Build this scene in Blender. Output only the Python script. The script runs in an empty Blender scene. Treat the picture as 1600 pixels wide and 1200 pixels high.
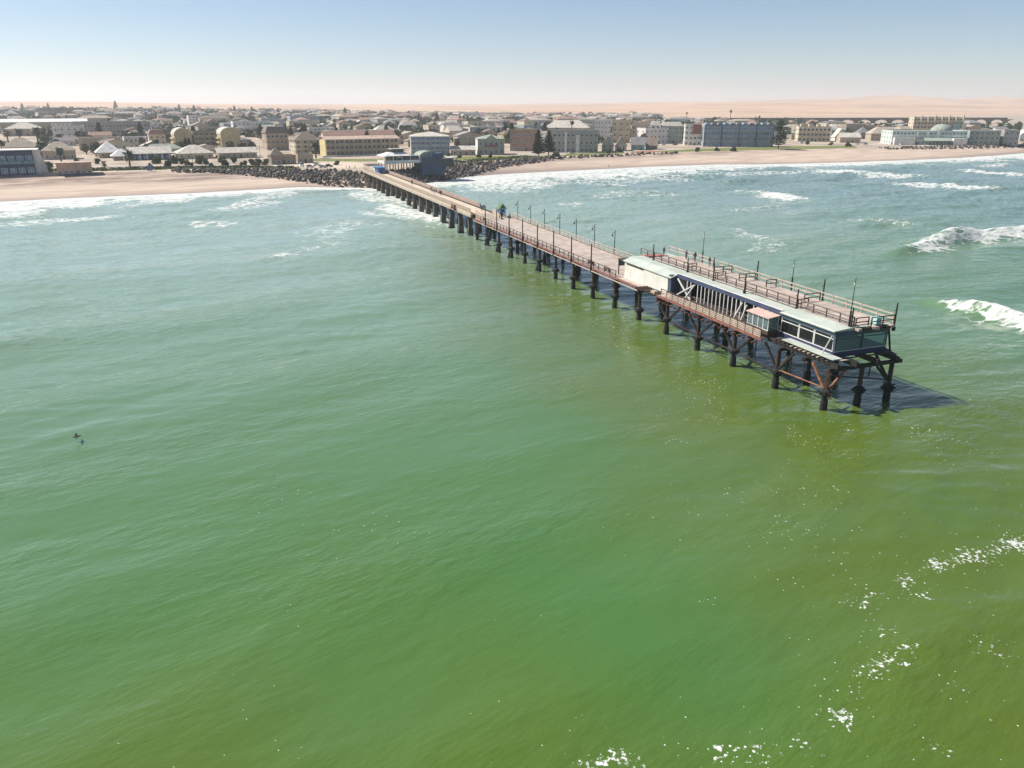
import bpy, math, random
import numpy as np
from mathutils import Vector, Matrix, noise

R = math.radians
rnd = random.Random(7)
scene = bpy.context.scene
C = scene.collection

# ------------------------------------------------------------------ camera, sky, sun, exposure
cam_d = bpy.data.cameras.new('camera'); cam = bpy.data.objects.new('camera', cam_d); C.objects.link(cam)
cam_d.sensor_width = 36.0; cam_d.lens = 1217.0 / 1600.0 * 36.0
cam_d.clip_start = 0.5; cam_d.clip_end = 60000
cam.location = (0, 0, 36.0); cam.rotation_euler = (R(90 - 19.669), 0, 0)
scene.camera = cam

SUN_EL = R(47); SUN_TO = Vector((-0.96, 0.28)).normalized()      # towards the sun, on the plan
world = bpy.data.worlds.new('World'); scene.world = world; world.use_nodes = True
wn = world.node_tree.nodes; wl = world.node_tree.links
bg = wn['Background']; bg.inputs['Strength'].default_value = 0.078
sky = wn.new('ShaderNodeTexSky'); sky.sky_type = 'NISHITA'; sky.sun_disc = False
sky.sun_elevation = SUN_EL; sky.sun_rotation = math.atan2(SUN_TO.x, SUN_TO.y)
sky.air_density = 0.8; sky.dust_density = 0.25; sky.ozone_density = 3.0; sky.altitude = 30
wl.new(sky.outputs[0], bg.inputs['Color'])
sun_d = bpy.data.lights.new('sun', 'SUN'); sun_d.energy = 5.0; sun_d.angle = R(0.53); sun_d.color = (1.0, 0.95, 0.87)
sun = bpy.data.objects.new('sun', sun_d); C.objects.link(sun)
sdir = Vector((SUN_TO.x * math.cos(SUN_EL), SUN_TO.y * math.cos(SUN_EL), math.sin(SUN_EL)))
sun.rotation_euler = sdir.to_track_quat('Z', 'Y').to_euler()
scene.view_settings.view_transform = 'Standard'; scene.view_settings.look = 'None'
scene.view_settings.gamma = 1.0; scene.view_settings.exposure = 0.5
scene.cycles.volume_bounces = 1
scene.cycles.max_bounces = 6

# ------------------------------------------------------------------ materials
def nd(nt, typ, **kw):
    n = nt.nodes.new(typ)
    for k, v in kw.items():
        if hasattr(n, k): setattr(n, k, v)
    return n

def mat(name, rgb, rough=0.8, var=0.12, scale=0.6, metallic=0.0, bump=0.0, bscale=4.0, rgb2=None, spec=0.35, streak=0.0):
    m = bpy.data.materials.new(name); m.use_nodes = True
    nt = m.node_tree; b = nt.nodes['Principled BSDF']
    b.inputs['Roughness'].default_value = rough; b.inputs['Metallic'].default_value = metallic
    b.inputs['Specular IOR Level'].default_value = spec
    geo = nd(nt, 'ShaderNodeNewGeometry')
    n1 = nd(nt, 'ShaderNodeTexNoise'); n1.inputs['Scale'].default_value = scale; n1.inputs['Detail'].default_value = 5
    nt.links.new(geo.outputs['Position'], n1.inputs['Vector'])
    ramp = nd(nt, 'ShaderNodeValToRGB')
    c2 = rgb2 or tuple(max(0, c * (1 - 2.2 * var)) for c in rgb)
    c1 = rgb if rgb2 else tuple(min(1, c * (1 + var)) for c in rgb)
    ramp.color_ramp.elements[0].position = 0.32; ramp.color_ramp.elements[0].color = (*c2, 1)
    ramp.color_ramp.elements[1].position = 0.66; ramp.color_ramp.elements[1].color = (*c1, 1)
    nt.links.new(n1.outputs['Fac'], ramp.inputs['Fac'])
    col = ramp.outputs['Color']
    if streak > 0:                               # rain streaks and grime running down the surface
        mp = nd(nt, 'ShaderNodeMapping'); mp.inputs['Scale'].default_value = (2.5, 2.5, 0.25)
        nt.links.new(geo.outputs['Position'], mp.inputs['Vector'])
        n2 = nd(nt, 'ShaderNodeTexNoise'); n2.inputs['Scale'].default_value = 1.0; n2.inputs['Detail'].default_value = 6
        nt.links.new(mp.outputs[0], n2.inputs['Vector'])
        r2 = nd(nt, 'ShaderNodeMapRange'); r2.inputs['From Min'].default_value = 0.5; r2.inputs['From Max'].default_value = 0.75
        r2.inputs['To Min'].default_value = 0.0; r2.inputs['To Max'].default_value = streak
        nt.links.new(n2.outputs['Fac'], r2.inputs['Value'])
        mx = nd(nt, 'ShaderNodeMixRGB'); mx.inputs['Color2'].default_value = (rgb[0] * .35, rgb[1] * .3, rgb[2] * .25, 1)
        nt.links.new(r2.outputs[0], mx.inputs['Fac']); nt.links.new(col, mx.inputs['Color1']); col = mx.outputs[0]
    nt.links.new(col, b.inputs['Base Color'])
    if bump > 0:
        nb = nd(nt, 'ShaderNodeTexNoise'); nb.inputs['Scale'].default_value = bscale; nb.inputs['Detail'].default_value = 4
        nt.links.new(geo.outputs['Position'], nb.inputs['Vector'])
        bp = nd(nt, 'ShaderNodeBump'); bp.inputs['Strength'].default_value = bump; bp.inputs['Distance'].default_value = 0.2
        nt.links.new(nb.outputs['Fac'], bp.inputs['Height']); nt.links.new(bp.outputs[0], b.inputs['Normal'])
    return m

M = {}
def defm(key, *a, **k): M[key] = mat(key, *a, **k)
defm('concrete', (0.42, 0.36, 0.29), streak=0.5, bump=.3)
defm('pile_concrete', (0.13, 0.105, 0.085), rgb2=(0.05, 0.042, 0.035), scale=.8, streak=.6, bump=.5)
defm('mussels', (0.035, 0.03, 0.028), rgb2=(0.012, 0.011, 0.012), scale=3, bump=.9, bscale=6, rough=.75)
defm('rusty_steel', (0.075, 0.042, 0.032), rgb2=(0.03, 0.02, 0.018), scale=1.5, streak=.4, rough=.75)
defm('dark_steel', (0.035, 0.028, 0.026), rgb2=(0.016, 0.014, 0.014), scale=2, rough=.65)
defm('rust_orange', (0.33, 0.15, 0.075), rgb2=(0.12, 0.06, 0.04), scale=2)
defm('red_beam', (0.30, 0.12, 0.09), rgb2=(0.17, 0.07, 0.052), scale=1.0, streak=.4)
defm('pale_timber', (0.52, 0.41, 0.33), rgb2=(0.40, 0.31, 0.25), scale=1.3)
defm('deck_planks', (0.51, 0.425, 0.365), rgb2=(0.34, 0.275, 0.235), scale=.55, bump=.1, streak=.35)
defm('rail_timber', (0.56, 0.44, 0.36), rgb2=(0.38, 0.29, 0.23), scale=1.5)
defm('dark_timber', (0.10, 0.07, 0.055), rgb2=(0.05, 0.036, 0.03), scale=1.5)
defm('old_timber', (0.22, 0.165, 0.13), rgb2=(0.12, 0.09, 0.07), scale=1.5)
defm('pale_green_sheet', (0.49, 0.53, 0.465), rgb2=(0.38, 0.415, 0.365), scale=.35, streak=.2, rough=.6)
defm('white_wall', (0.72, 0.69, 0.62), rgb2=(0.60, 0.57, 0.50), scale=.5, streak=.45)
defm('white_paint', (0.74, 0.72, 0.68), var=.05, streak=.2, rough=.5)
defm('rail_brown', (0.16, 0.115, 0.09), rgb2=(0.09, 0.065, 0.05), scale=1.5)
defm('navy_paint', (0.045, 0.05, 0.12), rgb2=(0.03, 0.035, 0.08), scale=.6, rough=.5)
defm('slate_paint', (0.07, 0.10, 0.15), rgb2=(0.05, 0.07, 0.11), rough=.5)
defm('blue_trim', (0.06, 0.08, 0.14), rgb2=(0.04, 0.05, 0.095), rough=.5)
defm('red_roof_sheet', (0.58, 0.42, 0.36), rgb2=(0.50, 0.33, 0.28), scale=.9, rough=.6)
defm('red_floor', (0.42, 0.14, 0.12), var=.15)
defm('bright_blue', (0.06, 0.17, 0.38), rgb2=(0.045, 0.13, 0.30), rough=.5)
defm('hut_green', (0.13, 0.20, 0.10), rgb2=(0.09, 0.15, 0.075))
defm('pale_teal_roof', (0.42, 0.66, 0.66), rgb2=(0.36, 0.58, 0.6), rough=.5)
defm('rock', (0.125, 0.105, 0.092), rgb2=(0.04, 0.034, 0.033), scale=.55, bump=.6, bscale=3, rough=.9)
defm('rock_pale', (0.30, 0.245, 0.205), rgb2=(0.14, 0.115, 0.10), scale=.6, bump=.6, bscale=3, rough=.9)
defm('lawn', (0.11, 0.15, 0.03), rgb2=(0.20, 0.185, 0.06), scale=.22, rough=.95)
defm('road', (0.40, 0.36, 0.31), rgb2=(0.33, 0.29, 0.25), scale=.1, rough=.9)
defm('paving', (0.60, 0.49, 0.37), rgb2=(0.50, 0.41, 0.31), scale=.12, rough=.9)
defm('leaf', (0.060, 0.085, 0.035), rgb2=(0.03, 0.046, 0.02), scale=.7, rough=.7)
defm('leaf_bright', (0.10, 0.125, 0.04), rgb2=(0.055, 0.075, 0.026), scale=.7, rough=.7)
defm('leaf_olive', (0.10, 0.10, 0.055), rgb2=(0.055, 0.058, 0.033), scale=.7, rough=.7)
defm('leaf_pine', (0.042, 0.056, 0.032), rgb2=(0.022, 0.032, 0.02), scale=.9, rough=.7)
defm('leaf_palm', (0.085, 0.095, 0.045), rgb2=(0.05, 0.058, 0.03), scale=.9, rough=.6)
defm('bark', (0.13, 0.095, 0.07), rgb2=(0.08, 0.06, 0.045), scale=2)
defm('flower_red', (0.38, 0.10, 0.05), rgb2=(0.25, 0.14, 0.06), scale=.6)
defm('tyre', (0.02, 0.02, 0.02)); defm('rim', (0.35, 0.35, 0.36), metallic=.7, rough=.4)
defm('lamp_glass', (0.75, 0.72, 0.62), var=.03, rough=.3)
defm('skin', (0.30, 0.17, 0.11), var=.05); defm('hair', (0.025, 0.018, 0.015), var=.1)
def glass(key, rgb, rough=.12):
    M[key] = mat(key, rgb, rough=rough, var=.25, scale=.7, spec=.6)
glass('glass_dark', (0.035, 0.04, 0.045)); glass('glass_blue', (0.17, 0.27, 0.37)); glass('glass_black', (0.012, 0.013, 0.016), .06)
glass('glass_teal', (0.13, 0.25, 0.27)); glass('glass_grey', (0.14, 0.16, 0.17))
# transparent panes at the end of the jetty
mt = bpy.data.materials.new('clear_pane'); mt.use_nodes = True
pb = mt.node_tree.nodes['Principled BSDF']; pb.inputs['Base Color'].default_value = (0.55, 0.68, 0.70, 1)
pb.inputs['Roughness'].default_value = 0.03; pb.inputs['Transmission Weight'].default_value = 0.82; pb.inputs['IOR'].default_value = 1.05
M['clear_pane'] = mt

WALLS = {'cream': (0.60, 0.52, 0.38), 'ochre': (0.50, 0.41, 0.24), 'white': (0.70, 0.67, 0.61), 'tan': (0.44, 0.36, 0.27),
         'grey': (0.36, 0.34, 0.32), 'brown': (0.28, 0.215, 0.17), 'brick': (0.36, 0.235, 0.17), 'pink': (0.52, 0.36, 0.28),
         'bluegrey': (0.34, 0.385, 0.42), 'blue': (0.25, 0.30, 0.36), 'deepblue': (0.055, 0.08, 0.14), 'yellow': (0.58, 0.49, 0.25), 'sage': (0.36, 0.375, 0.32),
         'teal': (0.22, 0.36, 0.36), 'redbrown': (0.30, 0.13, 0.095), 'mint': (0.58, 0.64, 0.58)}
for k, c in WALLS.items(): M['wall_' + k] = mat('wall_' + k, c, var=.08, scale=.35, streak=.35)
ROOFS = {'red': (0.34, 0.21, 0.16), 'salmon': (0.50, 0.375, 0.30), 'grey': (0.34, 0.32, 0.30), 'pale': (0.55, 0.50, 0.43), 'white': (0.74, 0.72, 0.68),
         'brown': (0.22, 0.165, 0.13), 'tan': (0.42, 0.35, 0.27), 'slate': (0.20, 0.19, 0.19), 'green': (0.33, 0.37, 0.31), 'thatch': (0.26, 0.20, 0.15), 'blue': (0.23, 0.29, 0.35)}
for k, c in ROOFS.items(): M['roof_' + k] = mat('roof_' + k, c, var=.12, scale=.5, streak=.3)
CARS = {'white': (0.75, 0.75, 0.74), 'silver': (0.45, 0.46, 0.47), 'dark': (0.04, 0.045, 0.05), 'red': (0.35, 0.05, 0.04), 'blue': (0.06, 0.12, 0.28)}
for k, c in CARS.items(): M['car_' + k] = mat('car_' + k, c, var=.02, rough=.3, spec=.5)
for k, c in {'navy': (.03, .04, .08), 'black': (.018, .018, .02), 'grey': (.14, .14, .15), 'red': (.30, .04, .04), 'white': (.6, .6, .58), 'denim': (.06, .09, .16)}.items():
    M['cloth_' + k] = mat('cloth_' + k, c, var=.08, scale=3)

# ------------------------------------------------------------------ mesh helpers
class MB:
    def __init__(s): s.v = []; s.f = []; s.m = []
    def add(s, vs, fs, mi=0):
        o = len(s.v); s.v += [tuple(p) for p in vs]
        for q in fs: s.f.append(tuple(i + o for i in q)); s.m.append(mi)
        return s
    def box(s, x0, y0, z0, x1, y1, z1, mi=0):
        return s.add([(x0, y0, z0), (x1, y0, z0), (x1, y1, z0), (x0, y1, z0), (x0, y0, z1), (x1, y0, z1), (x1, y1, z1), (x0, y1, z1)],
                     [(3, 2, 1, 0), (4, 5, 6, 7), (0, 1, 5, 4), (1, 2, 6, 5), (2, 3, 7, 6), (3, 0, 4, 7)], mi)
    def beam(s, a, b, w, h=None, mi=0):
        h = h or w; a = Vector(a); b = Vector(b); d = (b - a).normalized()
        up = Vector((0, 0, 1)) if abs(d.z) < .95 else Vector((1, 0, 0))
        r = d.cross(up).normalized() * (w / 2); u = r.cross(d).normalized() * (h / 2)
        ps = [a - r - u, a + r - u, a + r + u, a - r + u, b - r - u, b + r - u, b + r + u, b - r + u]
        return s.add(ps, [(3, 2, 1, 0), (4, 5, 6, 7), (0, 1, 5, 4), (1, 2, 6, 5), (2, 3, 7, 6), (3, 0, 4, 7)], mi)
    def tube(s, pts, rs, n=8, mi=0, cap=True):
        pts = [Vector(p) for p in pts]; rings = []
        for i, p in enumerate(pts):
            d = (pts[min(i + 1, len(pts) - 1)] - pts[max(i - 1, 0)]).normalized()
            up = Vector((0, 0, 1)) if abs(d.z) < .95 else Vector((1, 0, 0))
            r = d.cross(up).normalized(); u = r.cross(d)
            rad = rs[i] if hasattr(rs, '__len__') else rs
            rings.append([p + (r * math.cos(2 * math.pi * k / n) + u * math.sin(2 * math.pi * k / n)) * rad for k in range(n)])
        vs = [q for rg in rings for q in rg]; fs = []
        for i in range(len(pts) - 1):
            for k in range(n):
                fs.append((i * n + k, i * n + (k + 1) % n, (i + 1) * n + (k + 1) % n, (i + 1) * n + k))
        if cap: fs += [tuple(range(n - 1, -1, -1)), tuple((len(pts) - 1) * n + k for k in range(n))]
        return s.add(vs, fs, mi)
    def prism(s, prof, y0, y1, mi=0):            # profile in x-z, extruded along y
        n = len(prof)
        vs = [(x, y0, z) for x, z in prof] + [(x, y1, z) for x, z in prof]
        fs = [tuple(range(n)), tuple(range(2 * n - 1, n - 1, -1))] + [(i + n, (i + 1) % n + n, (i + 1) % n, i) for i in range(n)]
        return s.add(vs, fs, mi)
    def prismx(s, prof, x0, x1, mi=0):           # profile in y-z, extruded along x
        n = len(prof)
        vs = [(x0, y, z) for y, z in prof] + [(x1, y, z) for y, z in prof]
        fs = [tuple(range(n)), tuple(range(2 * n - 1, n - 1, -1))] + [(i + n, (i + 1) % n + n, (i + 1) % n, i) for i in range(n)]
        return s.add(vs, fs, mi)
    def mesh(s, name, mats):
        me = bpy.data.meshes.new(name); me.from_pydata(s.v, [], s.f)
        for m in (mats if isinstance(mats, (list, tuple)) else [mats]): me.materials.append(M[m] if isinstance(m, str) else m)
        if any(s.m): me.polygons.foreach_set('material_index', s.m)
        me.update(); return me
    def build(s, name, mats, parent=None, loc=(0, 0, 0), rz=0, smooth=False):
        me = s.mesh(name, mats)
        if smooth: me.polygons.foreach_set('use_smooth', [True] * len(me.polygons))
        return ob(name, me, parent, loc, rz)

def ob(name, me, parent=None, loc=(0, 0, 0), rz=0):
    o = bpy.data.objects.new(name, me); C.objects.link(o)
    o.parent = parent; o.location = loc
    if rz: o.rotation_euler = (0, 0, rz)
    return o
def tag(o, label, cat, group=None, kind=None):
    if label: o['label'] = label
    if cat: o['category'] = cat
    if group: o['group'] = group
    if kind: o['kind'] = kind
    return o
def thing(name, label, cat, loc=(0, 0, 0), rz=0, group=None):
    o = bpy.data.objects.new(name, None); C.objects.link(o); o.empty_display_size = .5
    o.location = loc; o.rotation_euler = (0, 0, rz)
    return tag(o, label, cat, group)
def npmesh(name, v, f, mats, smooth=False, mi=None):
    me = bpy.data.meshes.new(name); v = np.asarray(v, 'f4'); f = np.asarray(f, 'i4'); k = f.shape[1]
    me.vertices.add(len(v)); me.vertices.foreach_set('co', v.ravel())
    me.loops.add(f.size); me.loops.foreach_set('vertex_index', f.ravel())
    me.polygons.add(len(f)); me.polygons.foreach_set('loop_start', np.arange(0, f.size, k, dtype='i4'))
    if smooth: me.polygons.foreach_set('use_smooth', np.ones(len(f), bool))
    for m in mats: me.materials.append(M[m] if isinstance(m, str) else m)
    if mi is not None: me.polygons.foreach_set('material_index', np.asarray(mi, 'i4'))
    me.update(calc_edges=True); me.validate(); return me

# ------------------------------------------------------------------ the coast: a runs along the shore, b inland
ANG = math.atan2(0.478, 0.878)
Lx, Ly = math.cos(ANG), math.sin(ANG)
OX, OY = -62.2, 364.3                                   # foot of the jetty
def world_xy(a, b): return OX + a * Lx - b * Ly, OY + a * Ly + b * Lx
def coast_ab(x, y): dx = x - OX; dy = y - OY; return dx * Lx + dy * Ly, -dx * Ly + dy * Lx
BW = np.array([(-4000, 30), (-400, 30), (-147, 23), (-110, 24), (-76, 21), (-24, 24), (-10, 12), (0, -1), (14, 2), (28, 14), (45, 26), (65, 40), (100, 46), (139, 47), (190, 49), (237, 45), (280, 32), (323, 20), (390, 14), (449, 12), (547, 23), (900, 30), (6000, 60)], float)
BPE = np.array([(-4000, 100), (-400, 100), (-150, 98), (-110, 90), (-73, 84), (-38, 70), (-8, 45), (4, 24), (20, 24), (39, 38), (58, 48), (87, 62), (140, 80), (179, 86), (241, 84), (330, 84), (386, 76), (437, 58), (486, 50), (600, 54), (900, 60), (6000, 90)], float)
def bw(a): return np.interp(a, BW[:, 0], BW[:, 1])
def bpe(a): return np.interp(a, BPE[:, 0], BPE[:, 1])
GZ = 5.5
def inland_z(o, a=0.0): return GZ + np.clip(o - 170, 0, 1900) * np.interp(a, [100, 900], [0.0095, 0.0018])
def ground_z(x, y):
    a, b = coast_ab(x, y); w = bw(a); p = bpe(a)
    if b < p: return float(GZ * np.clip((b - w) / (p - w), -.6, 1))
    return float(inland_z(b - p, a))

# terrain sheet
A_ = np.concatenate([-np.geomspace(9000, 405, 90), np.arange(-400, 700, 5.0), np.geomspace(706, 14000, 150)])
frac = np.concatenate([[-1.2, -.5, -.2, -.08], np.linspace(0, 1, 26)])
offs = np.concatenate([np.arange(4, 400, 22.0), np.geomspace(420, 1900, 18), np.geomspace(2000, 14500, 150)])
tv = []; att = []
def dune(a, b, o):
    x, y = world_xy(a, b); u = x / max(y, 1)
    st0 = 2000 if u < 0 else 2000 - 600 * min(1, u / .15)
    if o < st0: return 0.0
    k = min(1, (o - st0) / 1500.0); k = k * k * (3 - 2 * k)
    n1 = noise.noise(Vector((x / 900.0, y / 520.0, 3.1))); n2 = noise.noise(Vector((x / 300.0 + 5, y / 190.0, 7.7))); n3 = noise.noise(Vector((x / 2600.0 + 1.3, y / 2600.0, 1.0)))
    rid = 1 - abs(n1) * 1.6; rid2 = 1 - abs(n2) * 1.6
    right = min(1, max(0, (u + .02) / .42))                    # the dune belt is higher to the south
    far = min(1, max(0, (o - st0) / 5200.0))
    hill = 0.0
    for hx, hy, hh, wx, wy in ((3050, 6500, 44, 420, 700), (3900, 6700, 40, 330, 700), (2300, 6600, 20, 600, 800), (4700, 6600, 30, 500, 700), (1300, 7000, 12, 700, 800), (3400, 5200, 14, 300, 400), (4300, 5400, 18, 300, 400), (2000, 4600, 9, 260, 350), (2900, 4300, 11, 240, 300)):
        hill += hh * math.exp(-((x - hx) / wx) ** 2 - ((y - hy) / wy) ** 2) * (.8 + .5 * rid2)
    k2 = min(1, (o - st0) / 900.0)
    return hill + k2 * (5 * rid + 3.5 * rid2) * (.35 + right) + k * (7 + 30 * far + 6 * n3 + 7 * rid * (.4 + right) + 3.5 * rid2 * (.4 + right)) + k * far * right * (6 + 12 * n3 + 10 * rid)
for a in A_:
    w = float(bw(a)); p = float(bpe(a))
    for f in frac:
        b = w + f * (p - w); x, y = world_xy(a, b)
        z = GZ * f if f > -.3 else -1.0 - 3 * abs(f)
        if 0.05 < f < .95: z += .18 * noise.noise(Vector((x / 7, y / 7, 0))) + .10 * noise.noise(Vector((x / 2.5, y / 2.5, 4)))
        tv.append((x, y, z)); att.append((1.0 if f < 1 else 0.0, max(0, 1 - max(0, b - w) / 16.0), 0.0, f * float(np.interp(a, [-60, -20, 60, 250, 330], [1, .8, .62, .62, .5]))))
    for o in offs:
        x, y = world_xy(a, p + o); tv.append((x, y, float(inland_z(o, a)) + dune(a, p + o, o)))
        att.append((0.0, 0.0, min(1, max(0, (o - float(np.interp(a, [200, 700], [1650, 1000]))) / 350.0)), 1.0))
nr = len(frac) + len(offs); na = len(A_)
ii, jj = np.meshgrid(np.arange(na - 1), np.arange(nr - 1), indexing='ij'); q = (ii * nr + jj).ravel()
tf = np.stack([q, q + nr, q + nr + 1, q + 1], 1)
gm = bpy.data.materials.new('sand_and_soil'); gm.use_nodes = True; nt = gm.node_tree; gb = nt.nodes['Principled BSDF']
gb.inputs['Roughness'].default_value = .92; gb.inputs['Specular IOR Level'].default_value = .25
gme = npmesh('ground', tv, tf, [gm], smooth=True)
att = np.array(att, 'f4')
for i, nm in enumerate(('beach', 'wet', 'desert', 'rise')):
    at = gme.attributes.new(nm, 'FLOAT', 'POINT'); at.data.foreach_set('value', att[:, i].copy())
def attr(nt, nm): n = nd(nt, 'ShaderNodeAttribute'); n.attribute_name = nm; return n.outputs['Fac']
def mixc(nt, fac, c1, c2):
    m = nd(nt, 'ShaderNodeMixRGB')
    for s_, v in (('Fac', fac), ('Color1', c1), ('Color2', c2)):
        if isinstance(v, tuple): m.inputs[s_].default_value = (*v, 1)
        elif isinstance(v, float): m.inputs[s_].default_value = v
        else: nt.links.new(v, m.inputs[s_])
    return m.outputs[0]
def tnoise(nt, vec, scale, detail=4.0, rough=.5):
    n = nd(nt, 'ShaderNodeTexNoise'); n.inputs['Scale'].default_value = scale; n.inputs['Detail'].default_value = detail; n.inputs['Roughness'].default_value = rough
    nt.links.new(vec, n.inputs['Vector']); return n.outputs['Fac']
def mrange(nt, v, a, b, c=0.0, d=1.0):
    n = nd(nt, 'ShaderNodeMapRange'); n.interpolation_type = 'SMOOTHSTEP'
    for s_, x in (('Value', v), ('From Min', a), ('From Max', b), ('To Min', c), ('To Max', d)):
        if isinstance(x, (int, float)): n.inputs[s_].default_value = x
        else: nt.links.new(x, n.inputs[s_])
    return n.outputs[0]
def math_(nt, op, a, b=None):
    n = nd(nt, 'ShaderNodeMath'); n.operation = op
    for i, x in enumerate((a, b)):
        if x is None: continue
        if isinstance(x, (int, float)): n.inputs[i].default_value = x
        else: nt.links.new(x, n.inputs[i])
    return n.outputs[0]
def mapping(nt, vec, rot=0.0, scale=(1, 1, 1)):
    n = nd(nt, 'ShaderNodeMapping'); n.vector_type = 'POINT'; n.inputs['Rotation'].default_value = (0, 0, rot)
    m2 = nd(nt, 'ShaderNodeMapping'); m2.inputs['Scale'].default_value = scale
    nt.links.new(vec, n.inputs['Vector']); nt.links.new(n.outputs[0], m2.inputs['Vector']); return m2.outputs[0]
pos = nd(nt, 'ShaderNodeNewGeometry').outputs['Position']
cst = mapping(nt, pos, -ANG, (.22, 1, 1))                                    # stretched along the shore
sand = mixc(nt, mrange(nt, tnoise(nt, cst, .25, 6), .35, .7), (0.56, 0.44, 0.345), (0.44, 0.335, 0.265))
weed = math_(nt, 'MULTIPLY', mrange(nt, tnoise(nt, cst, .16, 8, .65), .36, .56), mrange(nt, attr(nt, 'rise'), .34, .62))
sand = mixc(nt, math_(nt, 'MULTIPLY', weed, .85), sand, mixc(nt, mrange(nt, tnoise(nt, cst, .9, 7, .7), .42, .6), (0.25, 0.18, 0.15), (0.12, 0.085, 0.075)))
sand = mixc(nt, mrange(nt, attr(nt, 'wet'), .15, .9, 0.0, .8), sand, (0.33, 0.25, 0.205))
town = mixc(nt, mrange(nt, tnoise(nt, pos, .05, 6), .4, .65), (0.46, 0.37, 0.285), (0.30, 0.245, 0.19))
desert = mixc(nt, mrange(nt, tnoise(nt, mapping(nt, pos, 0.0, (.45, 1, 1)), .0030, 9, .65), .40, .62), (0.57, 0.385, 0.25), (0.42, 0.275, 0.185))  # dark streaks in the sand colour paint the shading of dune relief
cc = mixc(nt, attr(nt, 'beach'), town, sand); cc = mixc(nt, attr(nt, 'desert'), cc, desert)
nt.links.new(cc, gb.inputs['Base Color'])
nt.links.new(mrange(nt, attr(nt, 'wet'), .5, .95, .92, .35), gb.inputs['Roughness'])
bmp = nd(nt, 'ShaderNodeBump'); bmp.inputs['Strength'].default_value = .5; bmp.inputs['Distance'].default_value = .3
nt.links.new(tnoise(nt, pos, .8, 6), bmp.inputs['Height']); nt.links.new(bmp.outputs[0], gb.inputs['Normal'])
tag(ob('ground', gme), 'pale sand beach and dry ground reaching to the desert dunes', None, kind='structure')

# ------------------------------------------------------------------ the sea
def seg_dist(X, Y, p, q):
    px, py = p; qx, qy = q; dx, dy = qx - px, qy - py; l2 = dx * dx + dy * dy + 1e-9
    t = np.clip(((X - px) * dx + (Y - py) * dy) / l2, 0, 1)
    ex = X - (px + t * dx); ey = Y - (py + t * dy)
    side = (-(X - px) * dy * 0 + ((X - px) * dx * 0) + (dx * (Y - py) - dy * (X - px)) / math.sqrt(l2))
    return np.hypot(ex, ey), t, side
ys = [6.0]
while ys[-1] < 720: ys.append(ys[-1] + np.interp(ys[-1], [0, 60, 200, 720], [.42, .45, .8, 1.7]))
ys = np.array(ys); xs = np.arange(-330, 640, 1.05)
X, Y = np.meshgrid(xs, ys); nx, ny = len(xs), len(ys)
da = (X - OX) * Lx + (Y - OY) * Ly; db = -(X - OX) * Ly + (Y - OY) * Lx
off = bw(da) - db                                                            # metres out from the waterline
Z = np.zeros_like(X); rs = np.random.RandomState(5)
right = 1 / (1 + np.exp(-(da - 40 - off * .25) / 60.0))                      # livelier sea south of the jetty
base = math.atan2(Lx, -Ly)                                                   # waves run to the shore
near_damp = np.clip((off + 2) / 45.0, .1, 1)
chop = np.clip(1.25 - np.clip(off - 110, 0, None) / 260.0 + .45 * right, .55, 1.5)                # choppier towards the shore and the south
for lam, amp, spread, cnt in ((52, .20, .16, 4), (21, .13, .35, 8), (9, .062, .55, 14), (4.6, .050, .75, 20), (2.4, .036, .9, 26), (1.5, .016, 1.0, 20)):
    for _ in range(cnt):
        th = base + rs.normal(0, spread) * .8; l = lam * rs.uniform(.75, 1.35); k = 2 * math.pi / l; ph = rs.uniform(0, 6.283)
        s_ = np.sin(k * (X * math.cos(th) + Y * math.sin(th)) + ph + .6 * np.sin(X * .013 + Y * .017 + ph))
        Z += (chop if lam < 12 else 1.0) * amp / math.sqrt(cnt) * 1.6 * (s_ + .25 * (s_ * s_ - .5)) * (.65 + .8 * right)
# gusts: calmer and rougher patches
g = np.zeros_like(X)
for _ in range(7):
    th = rs.uniform(0, 6.28); l = rs.uniform(50, 160); g += np.sin(2 * math.pi / l * (X * math.cos(th) + Y * math.sin(th)) + rs.uniform(0, 6))
Z *= np.clip(1 + .16 * g, .45, 1.5) * near_damp
foam = np.zeros_like(X)
def lump(scale, seed):
    r2 = np.random.RandomState(seed); t = np.zeros_like(X)
    for _ in range(9):
        th = r2.uniform(0, 6.28); l = scale * r2.uniform(.6, 1.7); t += np.sin(2 * math.pi / l * (X * math.cos(th) + Y * math.sin(th)) + r2.uniform(0, 6))
    return t / 3.0
lm1 = lump(30, 3); lm2 = lump(11, 4)
# surf along the beach
surfw = np.interp(da, [-400, -150, -110, -75, -40, -5, 30, 60, 120, 180, 260, 330, 420, 520, 700], [52, 52, 40, 24, 14, 18, 26, 62, 74, 62, 34, 28, 32, 34, 34])
surf = np.clip(1.75 - 1.25 * np.clip(off - 1, 0, None) / (surfw * (1 + .25 * lm1 + .12 * lm2)), 0, 1.1)
foam = np.maximum(foam, np.clip(surf - .16 * np.abs(lm2) * (off > 5), 0, 1.1))
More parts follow.
